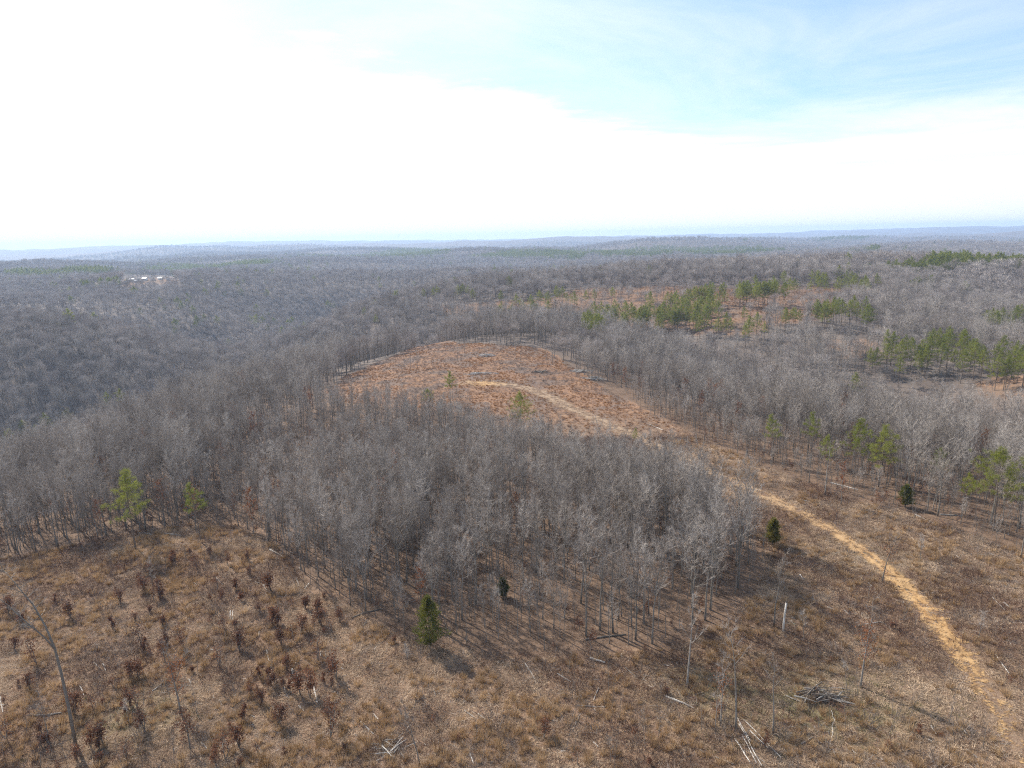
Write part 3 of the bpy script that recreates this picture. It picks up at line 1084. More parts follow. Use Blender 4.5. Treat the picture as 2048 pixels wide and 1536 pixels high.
tall_i = TALL(X, Y) * np.where(mid_, np.interp(Y, [95, 130, 165, 200, 260, 330], [1.0, 0.9, 0.70, 0.64, 0.74, 0.9]), 0.92)
back_ = sstep(Y, 125, 160) * (1 - sstep(Y, 250, 290)) * mid_ * (X < 62)
tall_i = tall_i * np.where(before_pine(X, Y, 38), 0.45, 1.0) * (1 - (0.12 + 0.22 * back_) * (1 - sstep(edge_d, 2, 16)))
for i in ind:
    k = int(rng.integers(0, 10))
    s = float(tall_i[i]) * rng.choice([0.55, 0.7, 0.9, 1.0, 1.1]) * rng.uniform(0.9, 1.12)
    e = empty('bare_tree', (X[i], Y[i], Z[i] - 0.05), rng.uniform(0, 6.28), s, rng.normal() * 0.025, rng.normal() * 0.025)
    u = U[i]
    if u < 640:
        lab, grp = 'bare grey hardwood on the wooded edge behind the left clearing', 'bare hardwoods behind the left clearing'
    elif X[i] > 30 and (Y[i] > 140 or X[i] > 75):
        lab, grp = 'bare grey hardwood lining the right side of the dirt track', 'bare hardwoods lining the track'
    else:
        lab, grp = 'bare hardwood in the middle wood left of the track', 'bare hardwoods of the middle wood'
    hh = s * NEAR[k][0]
    look = ('tall ' if hh > 15.5 else 'low slender ' if hh < 9.5 else '') + ('forked ' if k in (2, 6, 9) else '')
    if edge_d[i] < 5 and 'middle wood' in lab:
        lab = 'bare hardwood on the front edge of the middle wood' if Y[i] < 125 else 'bare hardwood on the track edge of the middle wood'
    tag(e, look + lab, 'tree', grp)
    link('trunk', NEAR_TR[k], e)
    link('crown', NEAR_CR[k], e)

idx = rng.integers(0, 10, len(rest))
rs, ss = rotscale(len(rest), 0.55, 1.15, 0.03)
ss *= tall_i[rest][:, None]
rust = rng.uniform(0, 1, len(rest)) < 0.035
idx = np.where(rust, 10 + rng.integers(0, 3, len(rest)), idx)
scatter('woodland', np.stack([X[rest], Y[rest], Z[rest] - 0.05], -1), rs, ss, NEAR_ALL + RUST_ALL, idx,
        'mass of bare grey hardwoods covering the ridge and its slopes')

for (u, v, lab) in [(392, 1062, 'rust-leaved tree beside the slim young pine'), (205, 1078, 'rust-leaved tree left of the tall yellow-green pine'),
                    (508, 1072, 'rust-leaved tree at the right end of the wood behind the left clearing'), (752, 1075, 'rust-leaved tree standing in the upper middle wood'),
                    (792, 1090, 'rust-leaved tree right of another in the upper middle wood'), (845, 1240, 'low rust-leaved tree behind the column-shaped cedar'),
                    (1682, 1010, 'red-leaved tree at the wood edge right of the track')]:
    p = at(u, v)
    t_, k_, l_ = RUST[u % 3]
    e = empty('rust_leaved_tree', (p[0], p[1], p[2] - 0.05), u, 0.8 + 0.05 * (u % 5))
    tag(e, lab, 'tree')
    link('trunk', t_.mesh('rust_trunk', M['bark']), e)
    link('crown', k_.mesh('rust_crown', M['twig']), e)
    link('leaves', l_.mesh('rust_leaves', M['rustleaf']), e)

# understorey saplings in the wood
X, Y = jitter_grid(-130, 140, 75, 230, 2.0)
keep = ~mask_open(X, Y)
Z = terrain(X, Y)
keep &= in_view(X, Y, Z, 80) & (rng.uniform(0, 1, len(X)) < 0.75)
X, Y, Z = X[keep], Y[keep], Z[keep]
UND = [hardwood(160 + s, 8.5, clear=0.35, spread=.10, nprim=9, nsec=3, ntw=5, tw=0.024, r0=0.06, tlen=0.8) for s in range(3)]
UND_ALL = [joined('thin_sapling_shape', [(t, M['bark']), (k, M['brush'])]) for t, k in UND]
BR = [brush_clump(400 + s, 70, 1.3, 0.03, 0.8).mesh('brush_shape', M['brush']) for s in range(3)]
OKL = []
for s in range(3):
    t, k = sapling(170 + s, 2.6, 200, 1)
    OKL.append(joined('leafy_shape', [(t, M['bark']), (k, M['oakleaf'])]))
idx = rng.choice(9, len(X), p=[.22, .22, .21, .08, .08, .07, .05, .04, .03])
rs, ss = rotscale(len(X), 0.5, 1.2, 0.06)
fx, fy = rng.uniform(-115, 150, 9000), rng.uniform(52, 190, 9000)
fk = inside(fx, fy, OPEN) & (polydist(fx, fy, [tuple(p) for p in TRK[::6]]) > 3.5) & (fbm(fx / 14, fy / 14, 3, 444) > -0.10 + 0.35 * rng.uniform(0, 1, 9000))
fx, fy = fx[fk], fy[fk]
fi = rng.choice(9, len(fx), p=[.12, .12, .12, .19, .19, .18, .03, .03, .02])
fr, fs = rotscale(len(fx), 0.25, 0.6, 0.12)
fs *= np.where((fi > 2) & (fi < 6), 1.7, 1.0)[:, None]
X, Y, Z = np.r_[X, fx], np.r_[Y, fy], np.r_[Z, terrain(fx, fy)]
idx, rs, ss = np.r_[idx, fi], np.r_[rs, fr], np.r_[ss, fs]
scatter('undergrowth', np.stack([X, Y, Z], -1), rs, ss, UND_ALL + BR + OKL, idx, 'tangle of thin saplings and brush under the bare trees and over the field')

# --- forest beyond
PX, PY, PS, PI = [], [], [], []


def band(r0, r1, step, shapes0, n, keepf, h0, h1):
    X, Y = jitter_grid(-r1 * 0.82, r1 * 0.82, r0 * 0.5, r1, step)
    r = np.hypot(X, Y)
    k = (r >= r0) & (r < r1) & (np.abs(X) < 0.80 * Y + 60)
    X, Y = X[k], Y[k]
    k = ~mask_open(X, Y)
    k &= rng.uniform(0, 1, len(X)) < keepf
    if r0 < 1500:
        bp = before_pine(X, Y, 38)
        k &= ~near_pine(X, Y, 3.0)
    else:
        bp = np.zeros(len(X), bool)
    X, Y, bp = X[k], Y[k], bp[k]
    Z = terrain(X, Y)
    PX.append(np.stack([X, Y, Z], -1))
    PS.append(rng.uniform(h0, h1, len(X)) * np.where(bp, 0.42, 1.0))
    PI.append(shapes0 + rng.integers(0, n, len(X)))
    if r0 < 700:  # the nearer of these still show their limbs
        PI[-1] = np.where(rng.uniform(0, 1, len(X)) < np.interp(np.hypot(X, Y), [480, 720], [0.72, 0.25]), 11 + rng.integers(0, 10, len(X)), PI[-1])
        PS[-1] = PS[-1] * np.where(PI[-1] > 10, 1.22, 1.0)


band(330, 760, 5.0, 0, 6, 0.95, 0.65, 1.12)
band(760, 1500, 7.8, 6, 5, 0.95, 0.7, 1.12)
band(1500, 3200, 12.5, 6, 5, 0.95, 0.85, 1.25)
band(3200, 6500, 23, 6, 5, 0.95, 1.0, 1.6)
# left of frame the valley comes nearer than the first band
X, Y = jitter_grid(-330, -150, 40, 330, 3.6)
k = (np.hypot(X, Y) < 330) & (X < -0.62 * Y) & ((X < -228) | (Y < 60)) & ~mask_open(X, Y)
X, Y = X[k], Y[k]
PX.append(np.stack([X, Y, terrain(X, Y)], -1))
PS.append(rng.uniform(0.8, 1.1, len(X)))
PI.append(11 + rng.integers(0, 10, len(X)))
P = np.concatenate(PX)
S = np.concatenate(PS)
I = np.concatenate(PI)
# pine plantations: ground patches of noise far out
r = np.hypot(P[:, 0], P[:, 1])
PLANT = [[tuple(at(u, v, 10)[:2]) for u, v in q] for q in (
    [(930, 514), (1100, 500), (1300, 491), (1560, 496), (1572, 504), (1300, 512), (1150, 519)],
    [(-60, 548), (120, 541), (350, 529), (560, 521), (540, 529), (350, 541), (200, 548), (60, 556)],
    [(590, 513), (760, 507), (905, 499), (900, 506), (760, 515)],
    [(1690, 531), (1850, 521), (2060, 510), (2060, 522), (1850, 535)],
    [(160, 566), (255, 557), (255, 564), (160, 572)],
    [(1600, 478), (1700, 470), (1740, 474), (1640, 482)],
    [(1700, 498), (1760, 494), (1760, 499), (1700, 503)])]
pn = fbm(P[:, 0] / 60, P[:, 1] / 60, 2, 61)
isp = np.zeros(len(P), bool)
for q in PLANT:
    isp |= inside(P[:, 0], P[:, 1], q)
isp = (isp & (pn > -0.22)) | ((r > 700) & (rng.uniform(0, 1, len(P)) < 0.012 + 0.05 * (fbm(P[:, 0] / 300, P[:, 1] / 300, 2, 62) > 0.25)))
far_p = P[isp]
sp = S[isp] * 0.85
P, S, I = P[~isp], S[~isp], I[~isp]
n = len(P)
rot = np.stack([rng.normal(size=n) * 0.03, rng.normal(size=n) * 0.03, rng.uniform(0, 6.28, n)], -1)
w = rng.uniform(0.85, 1.2, n)
scl = np.stack([S * w, S * w, S * rng.uniform(0.85, 1.1, n)], -1)
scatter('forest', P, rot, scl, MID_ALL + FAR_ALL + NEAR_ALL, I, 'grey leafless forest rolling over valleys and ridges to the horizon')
n = len(far_p)
rot = np.stack([np.zeros(n), np.zeros(n), rng.uniform(0, 6.28, n)], -1)
scatter('pine_forest', far_p, rot, np.stack([sp * 1.15, sp * 1.15, sp], -1), FARP_ALL, rng.integers(0, 3, n), 'dark green pine plantations far off in the grey forest')

# ================================================================== foreground field
X, Y = jitter_grid(-130, 160, 52, 200, 0.95)
k = inside(X, Y, OPEN)
Z = terrain(X, Y)
k &= in_view(X, Y, Z, 60)
td = polydist(X, Y, [tuple(p) for p in TRK[::6]])
k &= (td > 2.0) | (rng.uniform(0, 1, len(X)) < 0.13)
X, Y, Z, td = X[k], Y[k], Z[k], td[k]
cl = fbm(X / 6, Y / 6, 3, 101)
cl2 = fbm(X / 15, Y / 15, 3, 111)
lowx = sstep(X, 30, 60)
u01 = rng.uniform(0, 1, len(X))
tuftp = np.clip(0.22 + 1.3 * cl, 0.02, 0.7) * (1 - 0.45 * lowx)
weedp = np.clip(0.17 + 1.9 * cl2, 0.03, 0.8)
TUF = [grass_tuft(500 + s, 60, [1.0, 0.85, 1.15, 0.75][s], 0.24, 0.045, 0.6).mesh('tuft_shape', M['tuft']) for s in range(4)]
STR = [straw_mat(520 + s).mesh('straw_shape', M['straw']) for s in range(4)]
WED = [brush_clump(540 + s, 46, 0.75, 0.028, 0.7).mesh('weed_shape', M['weed']) for s in range(3)]
ORG = [grass_tuft(560 + s, 40, 0.8, 0.35, 0.06, 0.7).mesh('rust_shape', M['orange']) for s in range(3)]
GRN = [grass_tuft(570 + s, 40, 0.35, 0.4, 0.05, 1.2).mesh('green_shape', M['green']) for s in range(2)]
kind = np.where(u01 < tuftp, 0, np.where(u01 < tuftp + weedp, 2, np.where(u01 < 0.93, 1, 3)))
gp = np.clip(np.exp(-((X - 40) ** 2 / 160 + (Y - 78) ** 2 / 60)) + 0.6 * np.exp(-((X + 50) ** 2 / 60 + (Y - 79) ** 2 / 50)), 0, 1) * 0.5
kind = np.where(rng.uniform(0, 1, len(X)) < gp, 4, kind)
ir = rng.integers(0, 12, len(X))
idx = np.choose(kind, [ir % 4, 4 + ir % 4, 8 + ir % 3, 14 + ir % 3, 17 + ir % 2])
# shapes: 0-3 tuft, 4-7 straw, 8-10 weed, 11-13 orange, 14-16 brush, 17-18 green
rs, ss = rotscale(len(X), 0.7, 1.5, 0.1)
ss *= np.where((kind == 2) | (kind == 3), rng.uniform(0.8, 1.7, len(X)), 1.0)[:, None]
BR2 = [brush_clump(580 + s, 60, 1.0, 0.026, 0.7).mesh('brush_shape', M['brush']) for s in range(3)]
GR_SHAPES = TUF + STR + WED + ORG + BR2 + GRN
FP, FR, FS, FI = [np.stack([X, Y, Z], -1)], [rs], [ss], [idx]
# a second, finer layer of flattened straw
X, Y = jitter_grid(-110, 140, 52, 150, 1.0)
Z = terrain(X, Y)
td = polydist(X, Y, [tuple(p) for p in TRK[::6]])
k = inside(X, Y, OPEN) & in_view(X, Y, Z, 40) & ((td > 2.6) | (rng.uniform(0, 1, len(X)) < 0.2)) & (rng.uniform(0, 1, len(X)) < 0.75)
X, Y, Z = X[k], Y[k], Z[k]
rs, ss = rotscale(len(X), 0.6, 1.1, 0.1)
FP.append(np.stack([X, Y, Z], -1)); FR.append(rs); FS.append(ss)
FI.append(np.where(rng.uniform(0, 1, len(X)) < 0.8, 4 + rng.integers(0, 4, len(X)), 8 + rng.integers(0, 3, len(X))))
# the hilltop clearing
X, Y = rng.uniform(-120, 130, 48000), rng.uniform(195, 440, 48000)
Z = terrain(X, Y)
td = polydist(X, Y, [tuple(p) for p in TRK[::6]])
k = inside(X, Y, OPEN) & (td > 3.0)
X, Y, Z = X[k], Y[k], Z[k]
cl = fbm(X / 18, Y / 18, 3, 131)
u01 = rng.uniform(0, 1, len(X))
op_ = np.clip(0.40 + 3.0 * cl, 0.0, 0.95) * np.interp(Y, [195, 260], [0.3, 1])
idx = np.where(u01 < op_, 11 + rng.integers(0, 3, len(X)), np.where(u01 < op_ + 0.5 * (1 - op_), 8 + rng.integers(0, 3, len(X)), 14 + rng.integers(0, 3, len(X))))
rs, ss = rotscale(len(X), 0.35, 1.0, 0.2)
FP.append(np.stack([X, Y, Z], -1)); FR.append(rs); FS.append(ss); FI.append(idx)
# the far brown openings
w_ = np.array(RIDGE)
X, Y = jitter_grid(w_[:, 0].min(), w_[:, 0].max(), w_[:, 1].min(), w_[:, 1].max(), 3.0)
k = inside(X, Y, RIDGE)
X, Y = X[k], Y[k]
cl = fbm(X / 40, Y / 30, 3, 151)
rs, ss = rotscale(len(X), 1.0, 2.0, 0.15)
FP.append(np.stack([X, Y, terrain(X, Y)], -1)); FR.append(rs); FS.append(ss)
FI.append(np.where(rng.uniform(0, 1, len(X)) < 0.12 + 1.8 * cl, 11 + rng.integers(0, 3, len(X)), 8 + rng.integers(0, 3, len(X))))
scatter('grass', np.concatenate(FP), np.concatenate(FR), np.concatenate(FS), GR_SHAPES, np.concatenate(FI),
        'straw coloured tufts, flattened grass and dead weeds of the clearings')

# fine slash: broken sticks nobody could count
STK = []
for s_ in range(5):
    g = np.random.default_rng(900 + s_)
    K = MB()
    for j in range(5):
        c = np.array([g.normal() * 0.5, g.normal() * 0.5, 0.10])
        a_ = g.uniform(0, 6.28)
        d = np.array([math.cos(a_), math.sin(a_), g.uniform(0, 0.3)])
        L_ = g.uniform(0.4, 1.5)
        K.tube([c - d * L_ / 2, c + g.normal(size=3) * 0.04, c + d * L_ / 2], [0.022, 0.02, 0.012], 3, cap=False)
    STK.append(K.mesh('stick_shape', M['log' if s_ == 1 else 'greylog']))
X, Y = rng.uniform(-120, 150, 15000), rng.uniform(52, 190, 15000)
Z = terrain(X, Y)
k = inside(X, Y, OPEN) & in_view(X, Y, Z, 40) & (fbm(X / 10, Y / 10, 3, 333) > 0.08 - 0.12 * rng.uniform(0, 1, len(X)))
sX, sY, sZ = X[k], Y[k], Z[k]
rs_, ss_ = rotscale(len(sX), 0.35, 1.0, 0.2)
scatter('debris', np.stack([sX, sY, sZ], -1), rs_, ss_, STK, rng.integers(0, 5, len(sX)), 'broken pale sticks and slash littering the cleared field')
X, Y = FP[-1][:, 0], FP[-1][:, 1]

# sparse bare trees standing in the far openings
k = (rng.uniform(0, 1, len(X)) < 0.05) & ~before_pine(X, Y, 30)
X, Y = X[k], Y[k]
rs, ss = rotscale(len(X), 0.6, 1.0, 0.03)
scatter('sparse_woodland', np.stack([X, Y, terrain(X, Y)], -1), rs, ss, MID_ALL, rng.integers(0, 6, len(X)), 'sparse bare trees standing in the brown openings of the far ridge')

# ------------------------------------------------------------------ red-leaved saplings of the left clearing
SAP = [sapling(600 + s, [2.6, 2.2, 3.4, 1.7, 2.8, 1.4, 2.4][s], [340, 420, 300, 260, 130, 300, 520][s], [2, 3, 2, 1, 2, 4, 5][s]) for s in range(7)]
SAP_T = [t.mesh('sapling_stem', M['bark']) for t, k in SAP]
SAP_K = [k.mesh('sapling_leaves', M['oakleaf']) for t, k in SAP]


def put_sapling(x, y, s, label, group=None, k=None):
    k = int(rng.integers(0, 7)) if k is None else k
    e = empty('oak_sapling', (x, y, gz(x, y) - 0.03), rng.uniform(0, 6.28), s)
    tag(e, label, 'sapling', group)
    link('stem', SAP_T[k], e)
    link('leaves', SAP_K[k], e)


SAP_PX = [(453, 1268), (525, 1338), (523, 1408), (385, 1345), (318, 1240), (160, 1247), (112, 1206), (60, 1378), (490, 1440), (660, 1478), (380, 1500), (570, 1512), (480, 1532),
          (240, 1205), (370, 1300), (562, 1288), (472, 1182), (436, 1180), (420, 1200), (320, 1200), (300, 1225), (75, 1330), (30, 1300), (180, 1190), (200, 1225), (140, 1235),
          (500, 1150), (455, 1130), (395, 1140), (620, 1395), (600, 1390), (690, 1500), (520, 1225), (545, 1250), (480, 1300), (440, 1335), (345, 1350), (330, 1325), (270, 1240),
          (225, 1260), (585, 1215), (640, 1250), (605, 1265), (470, 1255), (560, 1450), (450, 1395), (20, 1230), (45, 1250), (300, 1150), (350, 1130), (250, 1140), (380, 1110),
          (420, 1105), (540, 1180), (15, 1480), (95, 1490), (250, 1510), (430, 1530), (655, 1440), (575, 1340)]
for _ in range(400):
    q = (rng.uniform(0, 700), rng.uniform(1090, 1530))
    w = at(*q)
    if len(SAP_PX) < 128 and inside(w[0:1], w[1:2], OPEN)[0] and vnoise(w[0:1] / 7, w[1:2] / 7, 222)[0] > 0.14:
        SAP_PX.append(q)
for (u, v) in SAP_PX:
    p = at(u, v)
    sz = rng.choice([0.5, 0.75, 1.0, 1.2, 1.5]) * rng.uniform(0.85, 1.15)
    kk = int(rng.integers(0, 7))
    hs = sz * [2.6, 2.2, 3.4, 1.7, 2.8, 1.4, 2.4][kk]
    where = ('near the bent tree' if u < 230 and v > 1180 else 'towards its back wood' if v < 1190 else 'on the side of the cedar' if u > 520 else 'around its middle')
    put_sapling(p[0], p[1], sz, ('tall ' if hs > 3 else 'small ' if hs < 1.6 else '') + ('thinly leaved ' if kk == 4 else 'bushy ' if kk > 4 else '')
                + 'red-brown oak sapling in the left clearing, ' + where, 'oak saplings in the left clearing', kk)
for (u, v, s, lab) in [(1333, 1388, 0.55, 'small bright red leafy bush beside the pale fallen log'), (1090, 1475, 1.15, 'red-leaved sapling with dark shadow in the front field centre'),
                       (790, 1285, 0.8, 'rust-red low bush left of the column-shaped cedar'), (1440, 1440, 0.8, 'rust-leaved sapling at the foot of the leaning twin trees'),
                       (1783, 1255, 0.8, 'red-leaved sapling left of the clay track'), (1838, 1470, 0.9, 'red-brown sapling in the lower right field'),
                       (1672, 1045, 1.1, 'red-brown sapling on the right verge of the track'), (1530, 1495, 0.9, 'red-brown brush beside the fallen poles'),
                       (1155, 1530, 0.9, 'red-brown sapling at the bottom edge of the photo centre'), (1300, 1530, 0.8, 'red-brown sapling at the bottom edge right of centre')]:
    p = at(u, v)
    put_sapling(p[0], p[1], s, lab)

# ------------------------------------------------------------------ single trees in the open field


def height_between(p, v):
    """Height of an upright thing at p whose top shows at photo row v."""
    hs = np.linspace(0.5, 32, 300)
    _, vv, _ = project(np.full(300, p[0]), np.full(300, p[1]), p[2] + hs)
    return float(hs[np.argmin(np.abs(vv - v))])


def lone(u, v, top, label, seed, lean=(0, 0), clear=0.5, spread=0.15, leaves=0, name='bare_tree', nprim=11, r0=None, fork=False, pale=False):
    p = at(u, v)
    H = height_between(p, top)
    T, K = hardwood(seed, H, clear=clear, spread=spread * 0.9, nprim=nprim, nsec=5, ntw=7, tw=0.022, lean=lean, r0=r0, fork=fork, tlen=0.8)
    e = empty(name, (p[0], p[1], p[2] - 0.05))
    tag(e, label, 'tree')
    link('trunk', T.mesh('lone_trunk', M['greylog' if pale else 'bark'], True), e)
    link('crown', K.mesh('lone_crown', M['twig']), e)
    if leaves:
        g = np.random.default_rng(seed)
        V, F = T.arr()
        V = V[(V[:, 2] > 0.15 * H) & (V[:, 2] < 0.75 * H)]
        lf = MB()
        lf.leaves(V[g.integers(0, len(V), leaves)] + g.normal(size=(leaves, 3)) * 0.35, 0.22, g)
        link('leaves', lf.mesh('lone_leaves', M['rustleaf']), e)
    return e


def bent_tree():
    p = at(152, 1492)
    T, K = MB(), MB()
    g = np.random.default_rng(77)
    H = 15.5
    P = np.array([[0, 0, -0.2], [-0.05, 0, 5], [-0.2, 0, 10], [-0.45, 0.0, 13.4], [-1.3, 0.3, 16.2], [-2.6, 0.8, 18.6], [-4.4, 1.2, 21.0], [-6.2, 1.6, 23.2]])
    T.tube(P, [0.21, 0.17, 0.15, 0.13, 0.10, 0.08, 0.05, 0.02], 6)
    Q = np.array([[-0.40, 0, 13.2], [-1.1, -0.4, 15.2], [-2.8, -0.6, 17.4], [-4.8, -0.4, 19.6], [-7.0, -0.2, 21.4]])
    T.tube(Q, [0.10, 0.085, 0.07, 0.045, 0.02], 5)
    for S_ in (P[4:], Q[1:]):
        for i in range(18):
            f = g.uniform(0.1, 1) * (len(S_) - 1)
            k = min(int(f), len(S_) - 2)
            b = S_[k] + (f - k) * (S_[k + 1] - S_[k])
            d = unit(g.normal(size=3) * np.array([0.8, 0.9, 0.4]) + np.array([-0.5, 0, 0.55]))
            L = g.uniform(0.9, 2.2)
            T.tube([b, b + d * L * 0.5, b + d * L + [0, 0, 0.15]], [0.04, 0.028, 0.012], 3, cap=False)
            B = b + (g.uniform(0.2, 1, 16) * L)[:, None] * d
            K.blades(B, d + g.normal(size=(16, 3)) * 0.55, g.uniform(0.4, 1.0, 16), 0.024, g)
    e = empty('bare_tree', (p[0], p[1], p[2]))
    tag(e, 'tall bare forked tree bending left over the left clearing', 'tree')
    link('trunk', T.mesh('bent_trunk', M['bark'], True), e)
    link('crown', K.mesh('bent_crown', M['twig']), e)


bent_tree()
lone(1374, 1375, 1190, 'bare tree with pale broken upper limbs in the front field', 701, (0.01, 0), 0.45, 0.15, nprim=8, pale=True)
lone(1472, 1460, 1250, 'taller of two leaning bare trees near the fallen poles', 702, (-0.10, 0.02), 0.62, 0.16, nprim=12)
lone(1441, 1452, 1300, 'thin pale tree with rust leaves low on its stem beside the leaning tree', 703, (-0.02, 0), 0.4, 0.12, 170, r0=0.09, nprim=10, pale=True)
lone(1546, 1468, 1308, 'slim upright bare tree left of the brush pile', 704, (-0.02, 0), 0.55, 0.10, nprim=8, r0=0.12)
lone(1721, 1374, 1195, 'tree hung with rust leaves on its middle above the brush pile', 705, (0.03, 0), 0.3, 0.12, 420, nprim=9, pale=True, r0=0.13)
lone(1764, 1164, 1070, 'slender tree leaning right over the track with rust leaves below', 706, (0.16, 0), 0.55, 0.15, 150, r0=0.12)
lone(1957, 1280, 1220, 'thin little bare tree right of the clay track', 707, (0, 0), 0.3, 0.12, r0=0.06, nprim=8)
lone(1548, 1252, 1100, 'tall slim bare tree beside the white-barked snag', 708, (0.02, 0), 0.55, 0.12, r0=0.13, nprim=9)
lone(1693, 1378, 1320, 'thin leaning sapling just above the brush pile', 709, (-0.2, 0), 0.6, 0.08, r0=0.05, nprim=5)
lone(1608, 1283, 1220, 'thin crooked sapling right of the white-barked snag', 710, (-0.12, 0), 0.5, 0.13, r0=0.06, nprim=6)
lone(840, 1531, 1400, 'thin dark double-stemmed tree leaning left at the bottom edge', 711, (-0.22, 0.02), 0.55, 0.09, r0=0.09, nprim=5, fork=True)
lone(1222, 1525, 1468, 'thin bare sapling at the bottom edge right of centre', 712, (-0.1, 0), 0.5, 0.10, r0=0.045, nprim=5)
lone(1840, 1124, 1070, 'thin bare tree on the slope right of the track near its bend', 713, (0, 0), 0.4, 0.14, r0=0.07, nprim=8)
lone(2042, 1115, 1000, 'bare tree at the right edge where wood meets field', 714, (0, 0), 0.5, 0.15)
lone(1650, 990, 880, 'tall pale-trunked tree standing forward of the wood right of the track', 715, (0, 0), 0.5, 0.12, pale=True)
lone(98, 1482, 1375, 'cluster-stemmed thin bare tree left of the bent tree', 716, (-0.03, 0), 0.35, 0.10, r0=0.06, nprim=9, fork=True)
lone(362, 1428, 1285, 'dark twin-stemmed oak holding red-brown leaves in the left clearing', 717, (-0.08, 0), 0.3, 0.13, 520, r0=0.14, nprim=10, fork=True)
lone(260, 1455, 1400, 'thin bare stem right of the bent tree', 718, (-0.1, 0), 0.6, 0.06, r0=0.04, nprim=4)
lone(306, 1178, 1115, 'grey bare sapling in the middle of the left clearing', 719, (0, 0), 0.3, 0.11, r0=0.06, nprim=10)
lone(815, 1330, 1290, 'thin grey sapling left of the cedar shadow', 720, (0, 0), 0.35, 0.12, r0=0.05, nprim=8)
lone(1430, 1462, 1330, 'thin vine-hung stem beside the leaning twin trees', 721, (0.02, 0), 0.3, 0.1, r0=0.05, nprim=7, pale=True)
for i, (u, v, h) in enumerate([(860, 812, 9), (905, 800, 13), (912, 803, 11), (1030, 722, 10), (1040, 722, 7), (1095, 733, 9), (930, 714, 14), (1105, 730, 7), (810, 738, 11), (822, 742, 8), (835, 735, 9), (915, 722, 9)]):
    lone(u, v, v - h * 4.0, 'thin bare tree left standing in the hilltop clearing', 740 + i, (rng.normal() * 0.05, 0), 0.4, 0.13, r0=0.10)['group'] = 'bare trees in the hilltop clearing'


# white-barked snag
def snag():
    a = at(1566, 1264)
    T = MB()
    T.tube([(0, 0, -0.1), (0.02, 0, 1.5), (0.10, 0.02, 3.2), (0.22, 0.02, 4.9)], [0.16, 0.15, 0.14, 0.12], 7)
    e = empty('dead_snag', (a[0], a[1], a[2]))
    tag(e, 'white-barked broken snag with a dark tip on the open slope', 'snag')
    t = link('trunk', T.mesh('snag_trunk', M['log'], True), e)
    B = MB()
    B.tube([(0.22, 0.02, 4.9), (0.25, 0.03, 5.2), (0.27, 0.02, 5.5)], [0.13, 0.10, 0.03], 6)
    B.tube([(0.2, 0.02, 4.2), (0.5, 0.05, 4.5)], [0.04, 0.02], 4)
    link('broken_tip', B.mesh('snag_tip', M['darklog']), e)


snag()

# ------------------------------------------------------------------ fallen logs


def put_log(pts, r, mat, label, group=None, name='fallen_log', lift=0.0):
    W = [at(u, v) for u, v in pts]
    O = W[0]
    g = np.random.default_rng(int(pts[0][0] * 7 + pts[0][1]))
    Q = []
    for a, b in zip(W[:-1], W[1:]):
        for t in np.linspace(0, 1, 4)[:-1]:
            Q.append(a + t * (b - a))
    Q.append(W[-1])
    Q = np.array(Q)
    n = len(Q)
    Q[:, 2] = terrain(Q[:, 0], Q[:, 1]) + r * 0.7 + lift * np.linspace(0, 1, n)
    L = np.linalg.norm(Q[-1] - Q[0])
    Q[:, :2] += g.normal(size=(n, 2)) * 0.006 * L
    T = MB()
    T.tube(Q - O, r * np.linspace(1.0, 0.55, n), 6)
    for i in range(int(g.integers(1, 4))):
        k = int(g.integers(1, n - 1))
        d = unit(g.normal(size=3) * np.array([1, 1, 0.4]) + np.array([0, 0, 0.7]))
        T.tube([Q[k] - O, Q[k] - O + d * g.uniform(0.2, 0.6)], [r * 0.4, r * 0.12], 4)
    o = link(name, T.mesh('log', mat))
    o.location = O
    tag(o, label, 'log', group)


A = ('pale weathered log lying among tufts in the left clearing', 'pale logs in the left clearing')
for p in [[(83, 1231), (95, 1213)], [(206, 1328), (212, 1342)], [(186, 1324), (201, 1338)], [(305, 1383), (335, 1360)], [(115, 1440), (117, 1466)], [(0, 1395), (5, 1425)],
          [(380, 1161), (395, 1171)], [(432, 1155), (445, 1170)], [(461, 1222), (461, 1240)], [(466, 1222), (465, 1241)], [(651, 1304), (652, 1321)],
          [(593, 1157), (598, 1173)], [(618, 1167), (609, 1179)], [(597, 1412), (608, 1422)], [(410, 1301), (421, 1286)], [(564, 1365), (577, 1397)],
          [(404, 1486), (416, 1500)], [(512, 1487), (526, 1504)], [(584, 1338), (585, 1350)], [(498, 1429), (510, 1435)], [(597, 1134), (603, 1141)],
          [(160, 1372), (168, 1392)], [(518, 1263), (518, 1273)], [(378, 1360), (382, 1368)], [(640, 1303), (642, 1312)], [(422, 1300), (435, 1302)], [(526, 1170), (534, 1182)]]:
    put_log(p, rng.uniform(0.06, 0.10), M['log'], *A)
put_log([(533, 1301), (538, 1322), (543, 1341)], 0.11, M['log'], 'long white log upright in the picture beside a red-brown sapling')
put_log([(627, 1374), (635, 1406)], 0.11, M['log'], 'white split log right of the left clearing centre')
put_log([(623, 1391), (637, 1378)], 0.08, M['log'], 'short white branch crossing the white split log')
put_log([(58, 1431), (90, 1432), (122, 1427)], 0.15, M['greylog'], 'grey fallen trunk lying across left of the bent tree base')
put_log([(1049, 1327), (1062, 1345), (1072, 1366)], 0.09, M['log'], 'slim white pole lying at the front of the middle wood')
put_log([(867, 1379), (871, 1390)], 0.11, M['log'], 'short white log below the cedar shadow')
put_log([(703, 1237), (730, 1226), (762, 1219)], 0.15, M['darklog'], 'dark fallen trunk at the wood corner left of the cedar')
put_log([(717, 1266), (736, 1239)], 0.10, M['greylog'], 'grey pole leaning down from the dark fallen trunk')
put_log([(1331, 1394), (1360, 1405), (1387, 1417)], 0.15, M['log'], 'thick white log in the front field left of the pale broken tree')
